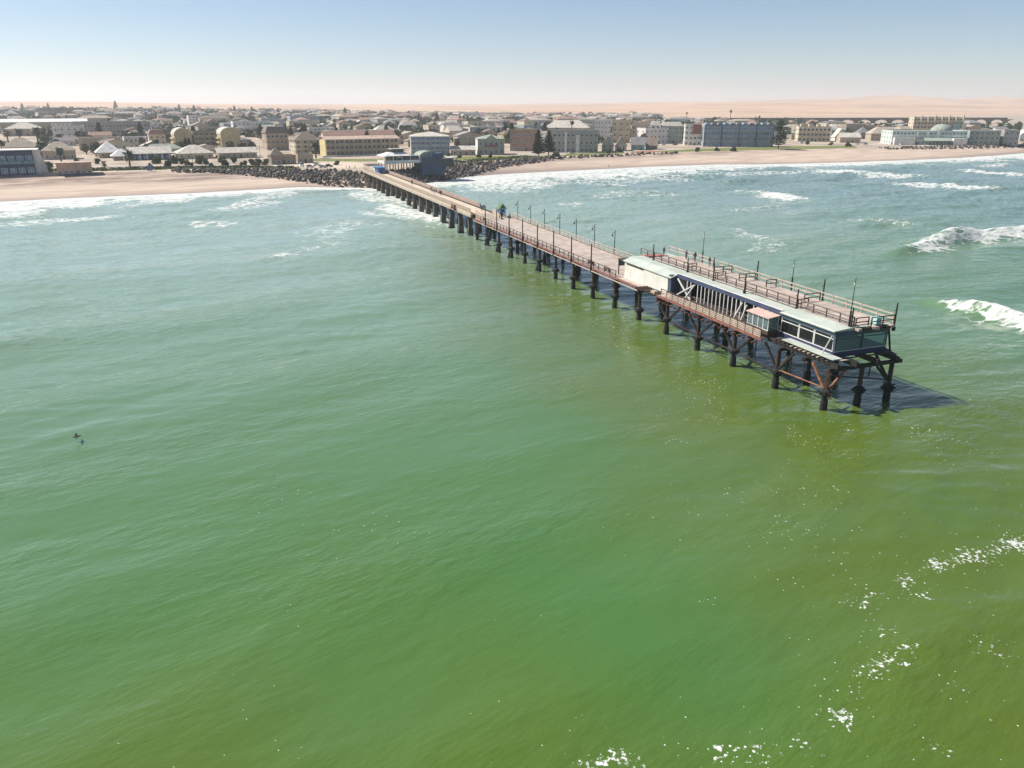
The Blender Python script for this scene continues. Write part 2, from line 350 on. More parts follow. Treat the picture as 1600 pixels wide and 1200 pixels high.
# breakers: line from, line to, width, foam, ridge height
BR = [((104.3, 202.9), (126.8, 221.3), 5, .95, 1.5), ((126.8, 221.3), (163.0, 237.9), 8, 1.1, 1.9), ((82.8, 145.0), (86.5, 138.2), 3.0, .9, .6), ((86.5, 138.2), (91.3, 124.4), 5.5, 1.1, 1.3),
      ((97.7, 353.1), (110.4, 353.1), 5, .75, .5), ((106.5, 340.1), (118.6, 323.3), 9, 1.0, 1.0), ((67.3, 243.1), (74.5, 219.1), 5, .58, .2), ((73.6, 219.1), (63.2, 202.0), 6, .5, .1),
      ((178.2, 466.8), (196.5, 448.9), 18, 1.1, .7), ((192.9, 440.4), (213.3, 428.3), 14, .95, .7), ((187.5, 385.6), (203.3, 379.3), 6, .95, .6), ((203.3, 379.3), (216.6, 361.4), 8, 1.0, .8),
      ((261.7, 466.8), (284.1, 440.4), 9, 1.0, .7), ((287.7, 496.5), (323.5, 530.1), 8, .85, .5), ((37.5, 448.9), (75.7, 476.3), 16, .85, .4), ((-24.1, 376.2), (18.6, 388.8), 20, .9, .4), ((-8.5, 353.1), (8.7, 361.4), 12, .62, .2),
      ((33.0, 327.9), (52.4, 353.1), 7, .6, .3), ((19.5, 301.8), (25.0, 310.1), 8, .72, .3), ((56.6, 353.1), (72.0, 345.2), 9, .55, .2),
      ((-104.2, 283.0), (-100.2, 327.9), 9, .8, .5), ((-103.9, 255.7), (-88.9, 254.2), 7, .72, .4), ((-98.8, 323.3), (-99.1, 353.1), 10, .75, .3), ((-60.3, 189.6), (-56.6, 199.2), 3.0, .72, .3), ((-57.4, 199.2), (-46.4, 222.4), 7, .52, .1),
      ((-57.3, 225.8), (-51.0, 261.6), 12, .55, .1), ((-70.7, 173.6), (-26.6, 202.0), 10, .42, .1), ((-68.0, 353.1), (-45.0, 310.1), 12, .85, .4), ((-47.5, 301.8), (-21.7, 254.2), 7, .95, .5), ((-52.7, 327.9), (-25.2, 283.0), 10, .85, .3), ((-43.7, 340.1), (-18.5, 286.6), 9, .8, .3),
      ((-24.7, 305.9), (-8.5, 261.6), 7, .6, .1), ((-22.6, 149.1), (0.0, 160.5), 14, .42, .05), ((-11.4, 134.6), (19.4, 112.2), 11, .43, .0), ((-3.5, 100.7), (11.7, 81.2), 8, .38, .0), ((16.1, 91.2), (27.2, 79.5), 6, .36, .0), ((66.9, 193.0), (77.9, 177.2), 10, .46, .1),
      ((-19.8, 353.1), (32.4, 405.9), 10, .8, .5), ((30.6, 382.4), (97.3, 436.3), 9, .7, .5), ((112.2, 440.4), (170.7, 466.8), 8, .75, .5), ((-55.6, 286.6), (-29.7, 261.6), 7, .6, .2), ((-163.6, 251.4), (-135.4, 269.5), 9, .7, .4), ((76.5, 286.6), (104.7, 301.8), 5, .55, .4), ((112.6, 261.6), (132.3, 254.2), 5, .52, .5),
      ((-104.9, 180.9), (-66.5, 202.0), 14, .38, .1), ((67.8, 112.2), (72.1, 100.7), 5, .38, .1), ((69.5, 166.8), (87.0, 157.5), 12, .40, .1)]
for p, q_, wd, am, hh in BR:
    if am < .5: continue
    am *= .93
    d, t, sd = seg_dist(X, Y, p, q_)
    wloc = wd * (1 + .25 * lm2 + .2 * lm1)
    m_ = np.clip(1.25 - d / np.maximum(wloc, .5), 0, 1) * np.clip(.55 + 1.2 * np.minimum(t, 1 - t) * 2, 0, 1)
    trail = np.where(sd < 0, np.clip(1.1 - d / (wloc * 2.4), 0, 1) * .62, 0) * np.clip(.6 + .8 * np.minimum(t, 1 - t) * 2, 0, 1)
    foam = np.maximum(foam, am * np.maximum(np.clip(m_ * 1.25, 0, 1), trail))
    Z += hh * 1.15 * np.exp(-((sd - wd * .2) / (wd * .45 + .8)) ** 2) * np.clip(1.3 - d / (wd * 2), 0, 1)
# clots of old foam drifting off the end of the jetty
fleck = np.clip(.17 + .10 * lm1 + .07 * lm2 + np.interp(X, [-60, 0, 40, 80], [-.02, .04, .16, .24]), .07, .5) * np.interp(Y, [0, 90, 150, 230], [1, 1, .8, .3])
for p, rad, am in (((35.5, 56.0), 1.4, 1.0), ((39.2, 57.4), 2.2, .9), ((44.1, 59.3), 2.0, 1.0), ((26.6, 50.7), 1.0, .95), ((32.0, 51.7), 1.0, .9), ((27.8, 45.6), .7, .95), ((26.7, 43.7), .6, .95), ((21.2, 40.8), .6, .9), ((20.4, 39.1), 1.0, 1.05), ((20.6, 38.3), .8, 1.0),
                   ((12.7, 36.2), .9, 1.0), ((14.1, 36.5), .7, .95), ((17.4, 36.5), .9, .9), ((6.2, 35.8), .9, 1.0), ((5.0, 35.3), .7, .95), ((16.1, 36.8), .5, .9), ((29.0, 41.4), 1.6, .72), ((25.4, 36.5), 1.4, .72), ((33.9, 45.6), 2.5, .66), ((30.1, 38.3), 1.5, .66),
                   ((25.1, 62.6), 3.0, .62), ((27.0, 61.4), 1.6, .66), ((15.0, 50.7), 1.2, .72), ((32.3, 69.1), 1.2, .75), ((22.1, 68.8), 2.5, .6), ((18.9, 81.2), 3.0, .6), ((26.0, 89.0), 3.5, .6)):
    fleck = np.maximum(fleck, am * np.exp(-(((X - p[0]) ** 2 + (Y - p[1]) ** 2) / (rad * rad * 1.6))))
TR = [(46.3, 60.1), (39.2, 57.4), (35.4, 55.9), (26.6, 50.7), (27.8, 45.6), (21.2, 40.8), (20.5, 38.3), (16.8, 36.5), (12.9, 36.2), (5.6, 35.3), (0.7, 33.5)]
for p, q_ in zip(TR[:-1], TR[1:]):
    d, t, _s = seg_dist(X, Y, p, q_); fleck = np.maximum(fleck, .78 * np.exp(-(d / 1.5) ** 2) * np.clip(.75 + .35 * lump(5, 12), .3, 1.1)); fleck = np.maximum(fleck, .5 * np.exp(-(d / 5) ** 2))
ds, tt, _sd = seg_dist(X, Y, (-25, 262), (40, 84))
fleck = np.maximum(fleck, np.clip(.62 - ds / 60.0, 0, .5) * np.clip(.75 + .5 * lm2, .2, 1.2))
olive = np.clip(1.15 - np.abs(ds - 6) / 34.0, 0, 1) * np.clip((off - 90) / 90.0, 0, 1)  # olive band along the jetty: its reflection put into the water colour
olive = np.maximum(olive, np.clip((X + 8) / 45.0, 0, 1) * np.clip((150 - Y) / 70.0, 0, 1) * .9)
olive = np.maximum(olive, np.clip((62 - Y) / 30.0, 0, 1) * .6)
olive = np.clip(olive + .14 * lm1, 0, 1.1)
mk = np.clip((345 - off) / 235.0, 0, 1); silt_glare = mk * mk * (3 - 2 * mk) * (1 - .75 * np.clip(1.1 - np.abs(ds - 6) / 30.0, 0, 1) * np.clip((off - 120) / 100.0, 0, 1)) * .92  # pale silt inshore; further out it paints sky glare, held back beside the jetty
edge = np.clip((off + 6) / 6, 0, 1)
Z = np.where(off < 12, Z * edge + .10 * np.clip(1 - off / 12, 0, 1), Z)
keep = off > -5
vid = -np.ones(nx * ny, int); kk = keep.ravel(); vid[kk] = np.arange(kk.sum())
i2, j2 = np.meshgrid(np.arange(ny - 1), np.arange(nx - 1), indexing='ij'); q = (i2 * nx + j2).ravel()
sf = np.stack([q, q + 1, q + nx + 1, q + nx], 1); sf = vid[sf]; sf = sf[(sf >= 0).all(1)]
sv = np.stack([X.ravel(), Y.ravel(), Z.ravel()], 1)[kk]

wm = bpy.data.materials.new('sea_water'); wm.use_nodes = True; nt = wm.node_tree; wb = nt.nodes['Principled BSDF']
wb.inputs['IOR'].default_value = 1.47
pos = nd(nt, 'ShaderNodeNewGeometry').outputs['Position']
big = tnoise(nt, mapping(nt, pos, -.5, (.6, 1, 1)), .022, 3)
mid = tnoise(nt, mapping(nt, pos, -ANG, (.4, 1, 1)), .075, 5)
wc = mixc(nt, mrange(nt, math_(nt, 'ADD', attr(nt, 'emerald'), math_(nt, 'MULTIPLY', math_(nt, 'SUBTRACT', big, .5), .5)), .0, 1.1), (0.086, 0.130, 0.014), (0.060, 0.148, 0.032))       # olive and emerald plankton water; olive beside the jetty paints its reflection
wc = mixc(nt, mrange(nt, mid, .40, .75, 0.0, .35), wc, (0.085, 0.175, 0.065))
wc = mixc(nt, attr(nt, 'silt_glare'), wc, (0.30, 0.40, 0.345))   # sand stirred up by the beach, sky glare painted in further out
wc = mixc(nt, mrange(nt, attr(nt, 'south'), .3, 1.0, 0.0, .7), wc, (0.15, 0.235, 0.225))
fo = attr(nt, 'foam'); fk = attr(nt, 'fleck')
st = mapping(nt, pos, -ANG, (.5, 1, 1))
fn = tnoise(nt, st, .55, 9, .68)
lace = nd(nt, 'ShaderNodeTexVoronoi'); lace.feature = 'DISTANCE_TO_EDGE'; lace.inputs['Scale'].default_value = .42
wob = nd(nt, 'ShaderNodeVectorMath'); wob.operation = 'ADD'
nz = nd(nt, 'ShaderNodeTexNoise'); nz.inputs['Scale'].default_value = .5; nz.inputs['Detail'].default_value = 4
nt.links.new(st, nz.inputs['Vector']); sc = nd(nt, 'ShaderNodeVectorMath'); sc.operation = 'SCALE'; sc.inputs['Scale'].default_value = 2.6
nt.links.new(nz.outputs['Color'], sc.inputs[0]); nt.links.new(st, wob.inputs[0]); nt.links.new(sc.outputs[0], wob.inputs[1]); nt.links.new(wob.outputs[0], lace.inputs['Vector'])
lacev = mrange(nt, lace.outputs['Distance'], 0.0, .22, .16, -.10)
fsum = math_(nt, 'ADD', math_(nt, 'ADD', fn, lacev), math_(nt, 'MULTIPLY', fo, .58))
fmask = math_(nt, 'MULTIPLY', mrange(nt, fsum, .78, 1.10), mrange(nt, fo, .02, .3))
# small clots and specks
cn = tnoise(nt, pos, 2.8, 6, .62)
clot = mrange(nt, math_(nt, 'ADD', cn, math_(nt, 'MULTIPLY', fk, .40)), .85, .93)
spk = nd(nt, 'ShaderNodeTexVoronoi'); spk.inputs['Scale'].default_value = 2.3; nt.links.new(pos, spk.inputs['Vector'])
ssz = nd(nt, 'ShaderNodeSeparateColor'); nt.links.new(spk.outputs['Color'], ssz.inputs[0])
rad = math_(nt, 'MULTIPLY', math_(nt, 'SUBTRACT', math_(nt, 'MULTIPLY', fk, 1.0), ssz.outputs[0]), .34)
speck = mrange(nt, math_(nt, 'SUBTRACT', rad, spk.outputs['Distance']), -.015, .015)
allf = math_(nt, 'MAXIMUM', fmask, math_(nt, 'MAXIMUM', clot, speck))
wc = mixc(nt, allf, wc, mixc(nt, mrange(nt, tnoise(nt, pos, 2.2, 4), .35, .7), (0.50, 0.51, 0.48), (0.74, 0.74, 0.70)))
nt.links.new(wc, wb.inputs['Base Color'])
nt.links.new(mrange(nt, allf, 0.0, 1.0, .07, .85), wb.inputs['Roughness'])
rip = math_(nt, 'ADD', tnoise(nt, mapping(nt, pos, -ANG - .15, (.38, 1, 1)), 1.1, 5, .6), math_(nt, 'MULTIPLY', tnoise(nt, mapping(nt, pos, -ANG + .35, (.5, 1, 1)), .33, 3), 1.3))
rip = math_(nt, 'MULTIPLY', rip, math_(nt, 'MULTIPLY', attr(nt, 'chop'), mrange(nt, tnoise(nt, mapping(nt, pos, -ANG - .1, (.25, 1, 1)), .055, 4), .36, .64, .35, 1.55)))
wbm = nd(nt, 'ShaderNodeBump'); wbm.inputs['Strength'].default_value = .75; wbm.inputs['Distance'].default_value = .32
nt.links.new(rip, wbm.inputs['Height']); nt.links.new(wbm.outputs[0], wb.inputs['Normal'])
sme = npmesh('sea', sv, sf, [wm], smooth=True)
for nm, arr in (('foam', foam), ('fleck', fleck), ('offshore', off), ('emerald', 1 - olive), ('silt_glare', silt_glare), ('chop', chop),  ('south', right * np.clip((off) / 60, 0, 1) * np.clip((Y - 90) / 120, 0, 1))):
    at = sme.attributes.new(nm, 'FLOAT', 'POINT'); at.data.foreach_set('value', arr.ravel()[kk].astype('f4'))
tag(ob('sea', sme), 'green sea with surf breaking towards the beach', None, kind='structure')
fm = MB()                                                                     # the open sea around, a little lower
fm.add([(-9000, -9000, -.9), (9000, -9000, -.9), (9000, 3500, -.9), (-9000, 500, -.9)], [(0, 1, 2, 3)])
wm2 = mat('open_sea_water', (0.06, 0.15, 0.07), rough=.15, var=.2, scale=.02, spec=.5, bump=.3, bscale=.5)
tag(fm.build('open_sea', [wm2]), 'open sea reaching away on every side', None, kind='structure')

# ------------------------------------------------------------------ the jetty: s runs out to sea, t across, from its foot
UX, UY = 0.34804, -0.93748
JROT = math.atan2(UY, UX)
def jw(s, t): return OX + UX * s - UY * t, OY + UY * s + UX * t
def jthing(name, label, cat, s, t, z, group=None):
    x, y = jw(s, t); return thing(name, label, cat, (x, y, z), JROT, group)

# --- old concrete arm from the shore
cj = jthing('concrete_jetty', 'old concrete arm of the jetty on thick square columns next to the shore', 'jetty', 0, 0, 0)
T0, T1 = -1.2, 6.0
MB().box(-24, T0, 6.72, 148.2, T1, 7.0).build('deck', ['paving'], cj)
MB().box(-24, T0 - .12, 6.0, 148.2, T0 + .5, 6.70).build('edge_beam', ['concrete'], cj)
MB().box(-24, T1 - .5, 6.0, 148.2, T1 + .12, 6.70).build('edge_beam', ['concrete'], cj)
MB().box(-2, T1 - .95, 7.003, 148.0, T1 - .45, 7.22).build('trough_shade_strip', ['dark_steel'], cj)
MB().box(-2, T0 + .45, 7.003, 148.0, T0 + .8, 7.2).build('trough_shade_strip', ['dark_steel'], cj)  # dark strip laid in place of the near rail's shadow on the deck
colm = MB()
def sqcol(mb, w0, w1, z0, z1, wf, zf, mi=0):          # column flaring at its foot
    rings = [(wf, z0), (wf * .96, zf - .8), (w0, zf), (w1, z1)]
    vs = []; fs = []
    for w, z in rings: vs += [(-w, -w, z), (w, -w, z), (w, w, z), (-w, w, z)]
    for i in range(3):
        for k in range(4): fs.append((4 * i + k, 4 * i + (k + 1) % 4, 4 * i + 4 + (k + 1) % 4, 4 * i + 4 + k))
    fs += [(3, 2, 1, 0), (12, 13, 14, 15)]
    mb.add(vs, fs, mi)
sqcol(colm, .56, .56, -3, 6.0, .82, 2.6); colme = colm.mesh('column', ['pile_concrete'])
slv = MB(); sqcol(slv, .62, .60, -3, 1.7, .88, 1.0); slme = slv.mesh('mussel_sleeve', ['mussels'])
capm = MB(); capm.box(-.55, T0 + .5, 5.25, .55, T1 - .5, 6.71); capme = capm.mesh('cross_beam', ['pile_concrete'])
for k in range(17):
    s = 145 - 9.66 * k
    for t in (-.45, 5.25):
        c_ = ob('column', colme, cj, (s, t, 0)); ob('mussel_sleeve', slme, c_)
    ob('cross_beam', capme, cj, (s, 0, 0))
    br = MB(); br.beam((s, T0 - .15, 5.2), (s, T0 + .5, 5.9), .4, .4); br.build('bracket', ['pile_concrete'], cj)
# railings: posts, rails and pickets, bay by bay
def railing(parent, s0, s1, t, z, bay=2.4, h=1.35, mats='rail_timber', along=True, pickets=5, rails=(.12, .62, 1.0), cap=.16, post_mat=None, t1=None, thick=.05, pw=.035):
    n = max(1, round((s1 - s0) / bay)); st = (s1 - s0) / n
    pm = MB(); pm.box(-.06, -.06, 0, .06, .06, h); pme = pm.mesh('post', [post_mat or mats])
    bm_ = MB()
    bm_.box(.06, -cap / 2, h * rails[-1] - .06, st - .06, cap / 2, h * rails[-1] + .03)
    for r in rails[:-1]: bm_.box(.06, -.035, h * r - thick, st - .06, .035, h * r + thick)
    for p in range(pickets):
        x = .06 + (st - .12) * (p + .5) / pickets; bm_.box(x - pw, -.03, h * rails[0] + thick, x + pw, .03, h * rails[-1] - .06)
    bme = bm_.mesh('rail_bay', [mats])
    for i in range(n + 1): ob('post', pme, parent, (s0 + i * st, t, z))
    for i in range(n): ob('rail_bay', bme, parent, (s0 + i * st, t, z))
railing(cj, -22, 147.5, T0 + .15, 7.0, pickets=8, pw=.075, thick=.09, cap=.22)
railing(cj, -4, 134, T1 - .15, 7.0, pickets=8, pw=.08, thick=.09, cap=.22)
rm = MB()                                             # refuge step hung on the seaward end
rm.box(131, T0 - .9, 6.5, 134, T0 - .13, 6.7); rm.box(131, T0 - .9, 6.7, 131.1, T0 - .2, 7.9); rm.box(133.9, T0 - .9, 6.7, 134, T0 - .2, 7.9); rm.box(131.1, T0 - .9, 7.2, 133.9, T0 - .84, 7.9)
rm.build('refuge', ['red_beam'], cj)

# --- ramp down to the timber arm
rj = jthing('jetty_ramp', 'curved concrete ramp joining the two arms of the jetty', 'ramp', 148.3, 0, 0)
prof = [(0, 6.2), (0, 7.0), (1.5, 6.95), (4.5, 6.35), (7, 6.03), (7, 5.98), (3.5, 5.95), (1.2, 5.7), (.4, 5.2), (0, 5.2)]
MB().prism(prof[::-1], .2, 5.6).build('slab', ['concrete'], rj)
for t in (.25, 5.45):
    w_ = MB(); w_.prism([(0, 7.0), (0, 8.15), (2, 8.1), (6.6, 7.1), (6.9, 6.05), (4.5, 6.4), (1.5, 7.0)][::-1], t - .08, t + .08); w_.build('parapet', ['pale_timber'], rj)

# --- timber and steel arm
tj = jthing('timber_jetty', 'long timber and steel arm of the jetty on dark slender piles', 'jetty', 0, 0, 0)
TA, TB = -1.0, 10.0
for i in range(14):                                   # deck laid in bays of planking
    s0 = 150.4 + i * 9.31; s1 = min(s0 + 9.28, 279.0)
    MB().box(s0, TA + .15, 5.86, s1, TB - .15, 6.0).build('deck_bay', ['deck_planks'], tj)
MB().box(150.4, TA - .05, 5.72, 279.2, TA + .13, 6.06).build('edge_beam', ['red_beam'], tj)
MB().box(150.4, TA - .24, 5.35, 245, TA - .08, 5.5).build('service_pipe', ['pale_timber'], tj)
MB().box(150.4, TB - .13, 5.42, 279.2, TB + .05, 6.06).build('edge_beam', ['red_beam'], tj)
for t in (1.6, 4.5, 7.4): MB().box(150.4, t - .12, 5.3, 279, t + .12, 5.85).build('stringer', ['dark_steel'], tj)
jst = MB()
pile = MB(); pile.tube([(0, 0, -4), (0, 0, 5.3)], .29, 10); pile_me = pile.mesh('pile', ['rusty_steel'])
sle = MB(); sle.tube([(0, 0, -4), (0, 0, .6), (0, 0, 1.6)], [.50, .47, .40], 10); sle_me = sle.mesh('mussel_sleeve', ['mussels'])
col_ = MB(); col_.tube([(0, 0, 1.75), (0, 0, 1.95), (0, 0, 2.45), (0, 0, 2.7)], [.45, .72, .70, .40], 10)
col_.beam((-.9, 0, 2.2), (.9, 0, 2.2), .22); col_.beam((0, -.9, 2.25), (0, .9, 2.25), .22); col_me = col_.mesh('collar', ['mussels'])
cross = MB(); cross.box(-.2, TA - .1, 5.0, .2, TB + .1, 5.41); cross_me = cross.mesh('cross_beam', ['dark_steel'])
pole = MB(); pole.tube([(0, 0, 5.3), (0, 0, 10.7)], [.15, .12], 8); pole.tube([(0, 0, 5.4), (0, 0, 6.6)], .2, 8); pole_me = pole.mesh('guard_pole', ['rusty_steel'])
rake = MB(); rake.tube([(-1.7, -.9, -3), (-.25, 0, 2.3)], .36, 8); rake_me = rake.mesh('raking_pile', ['mussels'])
SP = [151.9 + 9.31 * k for k in range(16)]
for k, s in enumerate(SP):
    for t in (-.55, 4.6, 9.5) if k < 14 else (-.3, 5.0, 9.8):
        if t == 4.6 and k % 2: continue
        p_ = ob('pile', pile_me, tj, (s, t, 0)); ob('mussel_sleeve', sle_me, p_)
        if k % 5 != 4 or t < 0: ob('collar', col_me, p_, (0, 0, rnd.uniform(-.5, .3)), rnd.uniform(0, 1.5))
        if k in (1, 2, 3, 5) and t < 0: ob('raking_pile', rake_me, p_)
    if k < 14: ob('cross_beam', cross_me, tj, (s, 0, 0))
    if 1 <= k <= 8: ob('guard_pole', pole_me, tj, (s, TA - .18, 0))
for k in (0, 1):
    b_ = MB(); b_.beam((SP[k] + .2, -.5, 2.4), (SP[k] + 2.6, -.5, 5.3), .28); b_.build('brace', ['dark_steel'], tj)
for k in range(11, 14):                               # braced bays below the restaurant
    for t in (-.45, 9.5):
        for sg in (-1, 1):
            b_ = MB(); b_.beam((SP[k] + sg * .25, t, 2.5), (SP[k] + sg * 3.6, t, 5.35), .30); b_.build('brace', ['dark_steel'], tj)
        h_ = MB(); h_.tube([(SP[k] + 4.6, t, 5.3), (SP[k] + 4.6, t, 2.7)], .09, 6); h_.build('hanger', ['dark_steel'], tj)
        l_ = MB(); l_.beam((SP[k] + .3, t, 2.3), (SP[k] + 9.0, t, 2.3), .14); l_.build('tie', ['rusty_steel'], tj)
railing(tj, 151, 236, TA + .25, 6.0, bay=2.33, h=1.2, mats='rail_brown', pickets=0, rails=(.5, 1.0), cap=.18, thick=.06, post_mat='rusty_steel')
railing(tj, 151, 236, TB - .25, 6.0, bay=2.33, h=1.3, mats='pale_timber', pickets=0, rails=(.28, .6, 1.0), cap=.22)
railing(tj, 151, 152.5, 7.6, 6.0, bay=1.5, h=1.2, pickets=0, rails=(.5, 1.0))
# slatted boundary of the walkway beside the restaurant: every slat its own board
npanel = 15; ps0, ps1 = 252.5, 278.9; pst = (ps1 - ps0) / npanel
sp_me = MB().box(-.05, -.06, 0, .05, .06, 1.28).mesh('post', ['dark_timber'])
sl_me = MB().box(.06, -.03, -.075, pst - .06, .03, .075).mesh('slat', ['rail_timber'])
tp_me = MB().box(-.05, -.09, 0, pst + .04, .09, .07).mesh('handrail', ['dark_timber'])
for i in range(npanel):
    ob('post', sp_me, tj, (ps0 + i * pst, TA + .1, 6.0)); hr = ob('handrail', tp_me, tj, (ps0 + i * pst, TA + .1, 7.28))
    for z in (.22, .48, .74, 1.0): ob('slat', sl_me, hr, (0, 0, z - 1.28))
ob('post', sp_me, tj, (ps1, TA + .1, 6.0))
jo_me = MB().box(-.06, 0, -.25, .06, .55, 0).mesh('joist_end', ['red_beam'])
for i in range(24): ob('joist_end', jo_me, tj, (252 + i * 1.13, TA - .6, 5.4))
brk = MB()                                            # stripped planking where the rail is missing
for i in range(9):
    s = 245.2 + i * .72; o = MB(); o.beam((s, TA - .7, 6.05 + rnd.uniform(-.12, .1)), (s + .2, .8, 6.1), .22, .2); o.build('loose_joist', ['dark_timber'], tj)
MB().box(249.6, TA - .2, 6.02, 250.8, TA + .5, 6.5).build('loose_block', ['concrete'], tj)

# --- jetty lamps along the far rail
def lamp(s, label):
    l = jthing('jetty_lamp', label, 'lamp', s, TB - .02, 6.0, 'lamps on the far rail of the jetty')
    MB().tube([(0, 0, 0), (0, 0, 1.0), (0, 0, 5.1)], [.13, .1, .075], 8).build('pole', ['dark_steel'], l)
    pts = [(0, 0, 4.25)]
    for k in range(8):
        a = k / 7 * math.pi; pts.append((-.02 - .32 + .32 * math.cos(a), -.25 * (k / 7), 4.25 + .38 * math.sin(a)))
    MB().tube(pts, .045, 6).build('arm', ['dark_steel'], l)
    ln = MB().tube([(-.66, -.25, 4.2), (-.66, -.25, 4.05), (-.66, -.25, 3.75)], [.06, .2, .12], 8).build('lantern', ['dark_steel'], l)
    MB().tube([(-.66, -.25, 3.74), (-.66, -.25, 3.62)], [.1, .05], 8).build('glass', ['lamp_glass'], ln)
names = ['nearest the blue hut', 'second out from the blue hut', 'third out from the blue hut', 'fourth out from the blue hut', 'fifth out from the blue hut', 'sixth out from the blue hut', 'closest to the jetty restaurant']
for k in range(7): lamp(156.5 + 9.7 * k, 'dark lamp post with hooked lantern, ' + names[k])

# --- blue hut on the timber deck
hut = jthing('beach_hut', 'small bright blue hut with green gable on the jetty deck', 'hut', 148.6, 7.0, 6.0)
hw = MB(); hw.box(-1.0, 0, 0, 1.0, 1.9, 2.3); hw.prismx([(0, 2.3), (1.9, 2.3), (.95, 3.5)][::-1], -1.0, 1.0); hw.build('wall', ['pale_teal_roof'], hut)
for a, b_ in (((-.25, 2.02), (.95, 3.55)), ((2.15, 2.02), (.95, 3.55))):
    r_ = MB(); r_.prismx([a, b_, (b_[0], b_[1] + .12), (a[0], a[1] + .12)], -1.25, 1.25); r_.build('roof', ['hut_green'], hut)
MB().box(1.0, .4, .05, 1.06, 1.55, 2.1).build('door', ['bright_blue'], hut)
g_ = MB(); g_.prismx([(.15, 2.32), (1.75, 2.32), (.95, 3.35)][::-1], 1.0, 1.05); g_.build('gable_panel', ['hut_green'], hut)
MB().box(-.8, -.05, .05, .8, 0, 2.2).build('side_panel', ['bright_blue'], hut)

def bench(s, t, rz, label):
    x, y = jw(s, t); b = thing('bench', label, 'bench', (x, y, 6.0), JROT + rz, 'benches on the jetty')
    MB().box(-.9, -.25, .42, .9, .25, .48).build('seat', ['old_timber'], b)
    MB().box(-.9, .24, .6, .9, .29, .95).build('backrest', ['old_timber'], b)
    for sx in (-.75, .75): MB().box(sx - .05, -.22, 0, sx + .05, .28, .42).build('leg', ['dark_steel'], b)
    for sx in (-.75, .75): MB().box(sx - .04, .25, .42, sx + .04, .33, .95).build('backrest_support', ['dark_steel'], b)
bench(153.0, 8.6, 0, 'timber bench by the far rail just past the blue hut')
bench(223.0, .6, math.pi, 'timber bench by the near rail before the restaurant')
bench(230.5, .4, math.pi, 'timber bench tight against the restaurant porch')

# --- restaurant
rs_ = jthing('jetty_restaurant', 'long low restaurant with pale green roof and glazed end on the jetty head', 'restaurant', 0, 0, 0)
WT = .7                                               # white block wall line
w_ = MB(); w_.prismx([(WT, 6.02), (WT, 9.0), (2.2, 9.55), (9.9, 9.6), (9.9, 6.02)][::-1], 236.6, 251.8); w_.build('white_wall', ['white_wall'], rs_)
b_ = MB(); b_.box(251.85, WT + .1, 6.02, 252.6, 2.6, 9.45); b_.build('blue_end_wall', ['slate_paint'], rs_)
MB().box(233.6, WT + .15, 8.85, 236.55, 3.4, 9.05).build('porch_roof', ['dark_timber'], rs_)
MB().box(236.5, WT + .1, 6.02, 236.58, 3.3, 8.85).build('porch_door', ['glass_black'], rs_)
for s, t in ((233.8, WT + .3), (233.8, 3.2)): MB().box(s - .08, t - .08, 6.0, s + .08, t + .08, 8.84).build('porch_post', ['dark_steel'], rs_)
pn = MB(); pn.box(233.5, 1.0, 7.6, 233.58, 3.2, 8.8); pn.build('porch_screen', ['glass_teal'], rs_)
MB().box(237.4, WT - .03, 8.55, 243.6, WT - .002, 8.85).build('vent_louvre', ['dark_timber'], rs_)
# roof: pale green sheet, low pitch on the white block
r_ = MB(); r_.prismx([(WT - .2, 8.98), (WT - .2, 9.1), (2.2, 9.72), (10.2, 9.78), (10.2, 9.62), (2.2, 9.58)][::-1], 236.2, 252.9); r_.build('roof', ['pale_green_sheet'], rs_)
r_ = MB(); r_.box(252.95, 1.9, 9.6, 279.6, 10.2, 9.775); r_.build('roof', ['pale_green_sheet'], rs_)
r_ = MB(); r_.prismx([(1.2, 9.55), (1.2, 9.68), (3.9, 9.9), (10.2, 9.9), (10.2, 9.55)][::-1], 279.65, 290.0); r_.build('roof', ['pale_green_sheet'], rs_)
MB().box(252.95, 1.72, 9.15, 279.6, 1.88, 9.78).build('fascia', ['blue_trim'], rs_)
MB().box(252.95, 1.70, 9.79, 279.6, 1.9, 9.86).build('fascia_cap', ['white_paint'], rs_)
MB().box(252.65, 4.4, 6.02, 279.6, 10.0, 9.58).build('inner_wall', ['glass_black'], rs_)
MB().box(252.7, -.75, 6.003, 274.4, 4.38, 6.02).build('stripped_floor', ['dark_timber'], rs_)
pst_me = MB().box(-.065, -.065, 0, .065, .065, 3.13).mesh('white_post', ['white_paint'])
for i in range(22):
    s = 256.0 + i * 1.02
    if i in (2, 16): continue
    ob('white_post', pst_me, rs_, (s, 1.8, 6.02))
for a, b_ in (((253.2, 1.7, 9.0), (257.6, 1.6, 6.1)), ((253.4, 1.55, 6.3), (258.2, 1.55, 8.9)), ((255.8, 1.5, 6.1), (258.4, 1.6, 9.0)), ((269.2, 1.6, 6.2), (270.8, 1.65, 8.9)), ((271.0, 1.5, 6.2), (271.9, 1.65, 8.8))):
    d_ = MB(); d_.beam(a, b_, .2, .16); d_.build('leaning_timber', ['white_paint'], rs_)
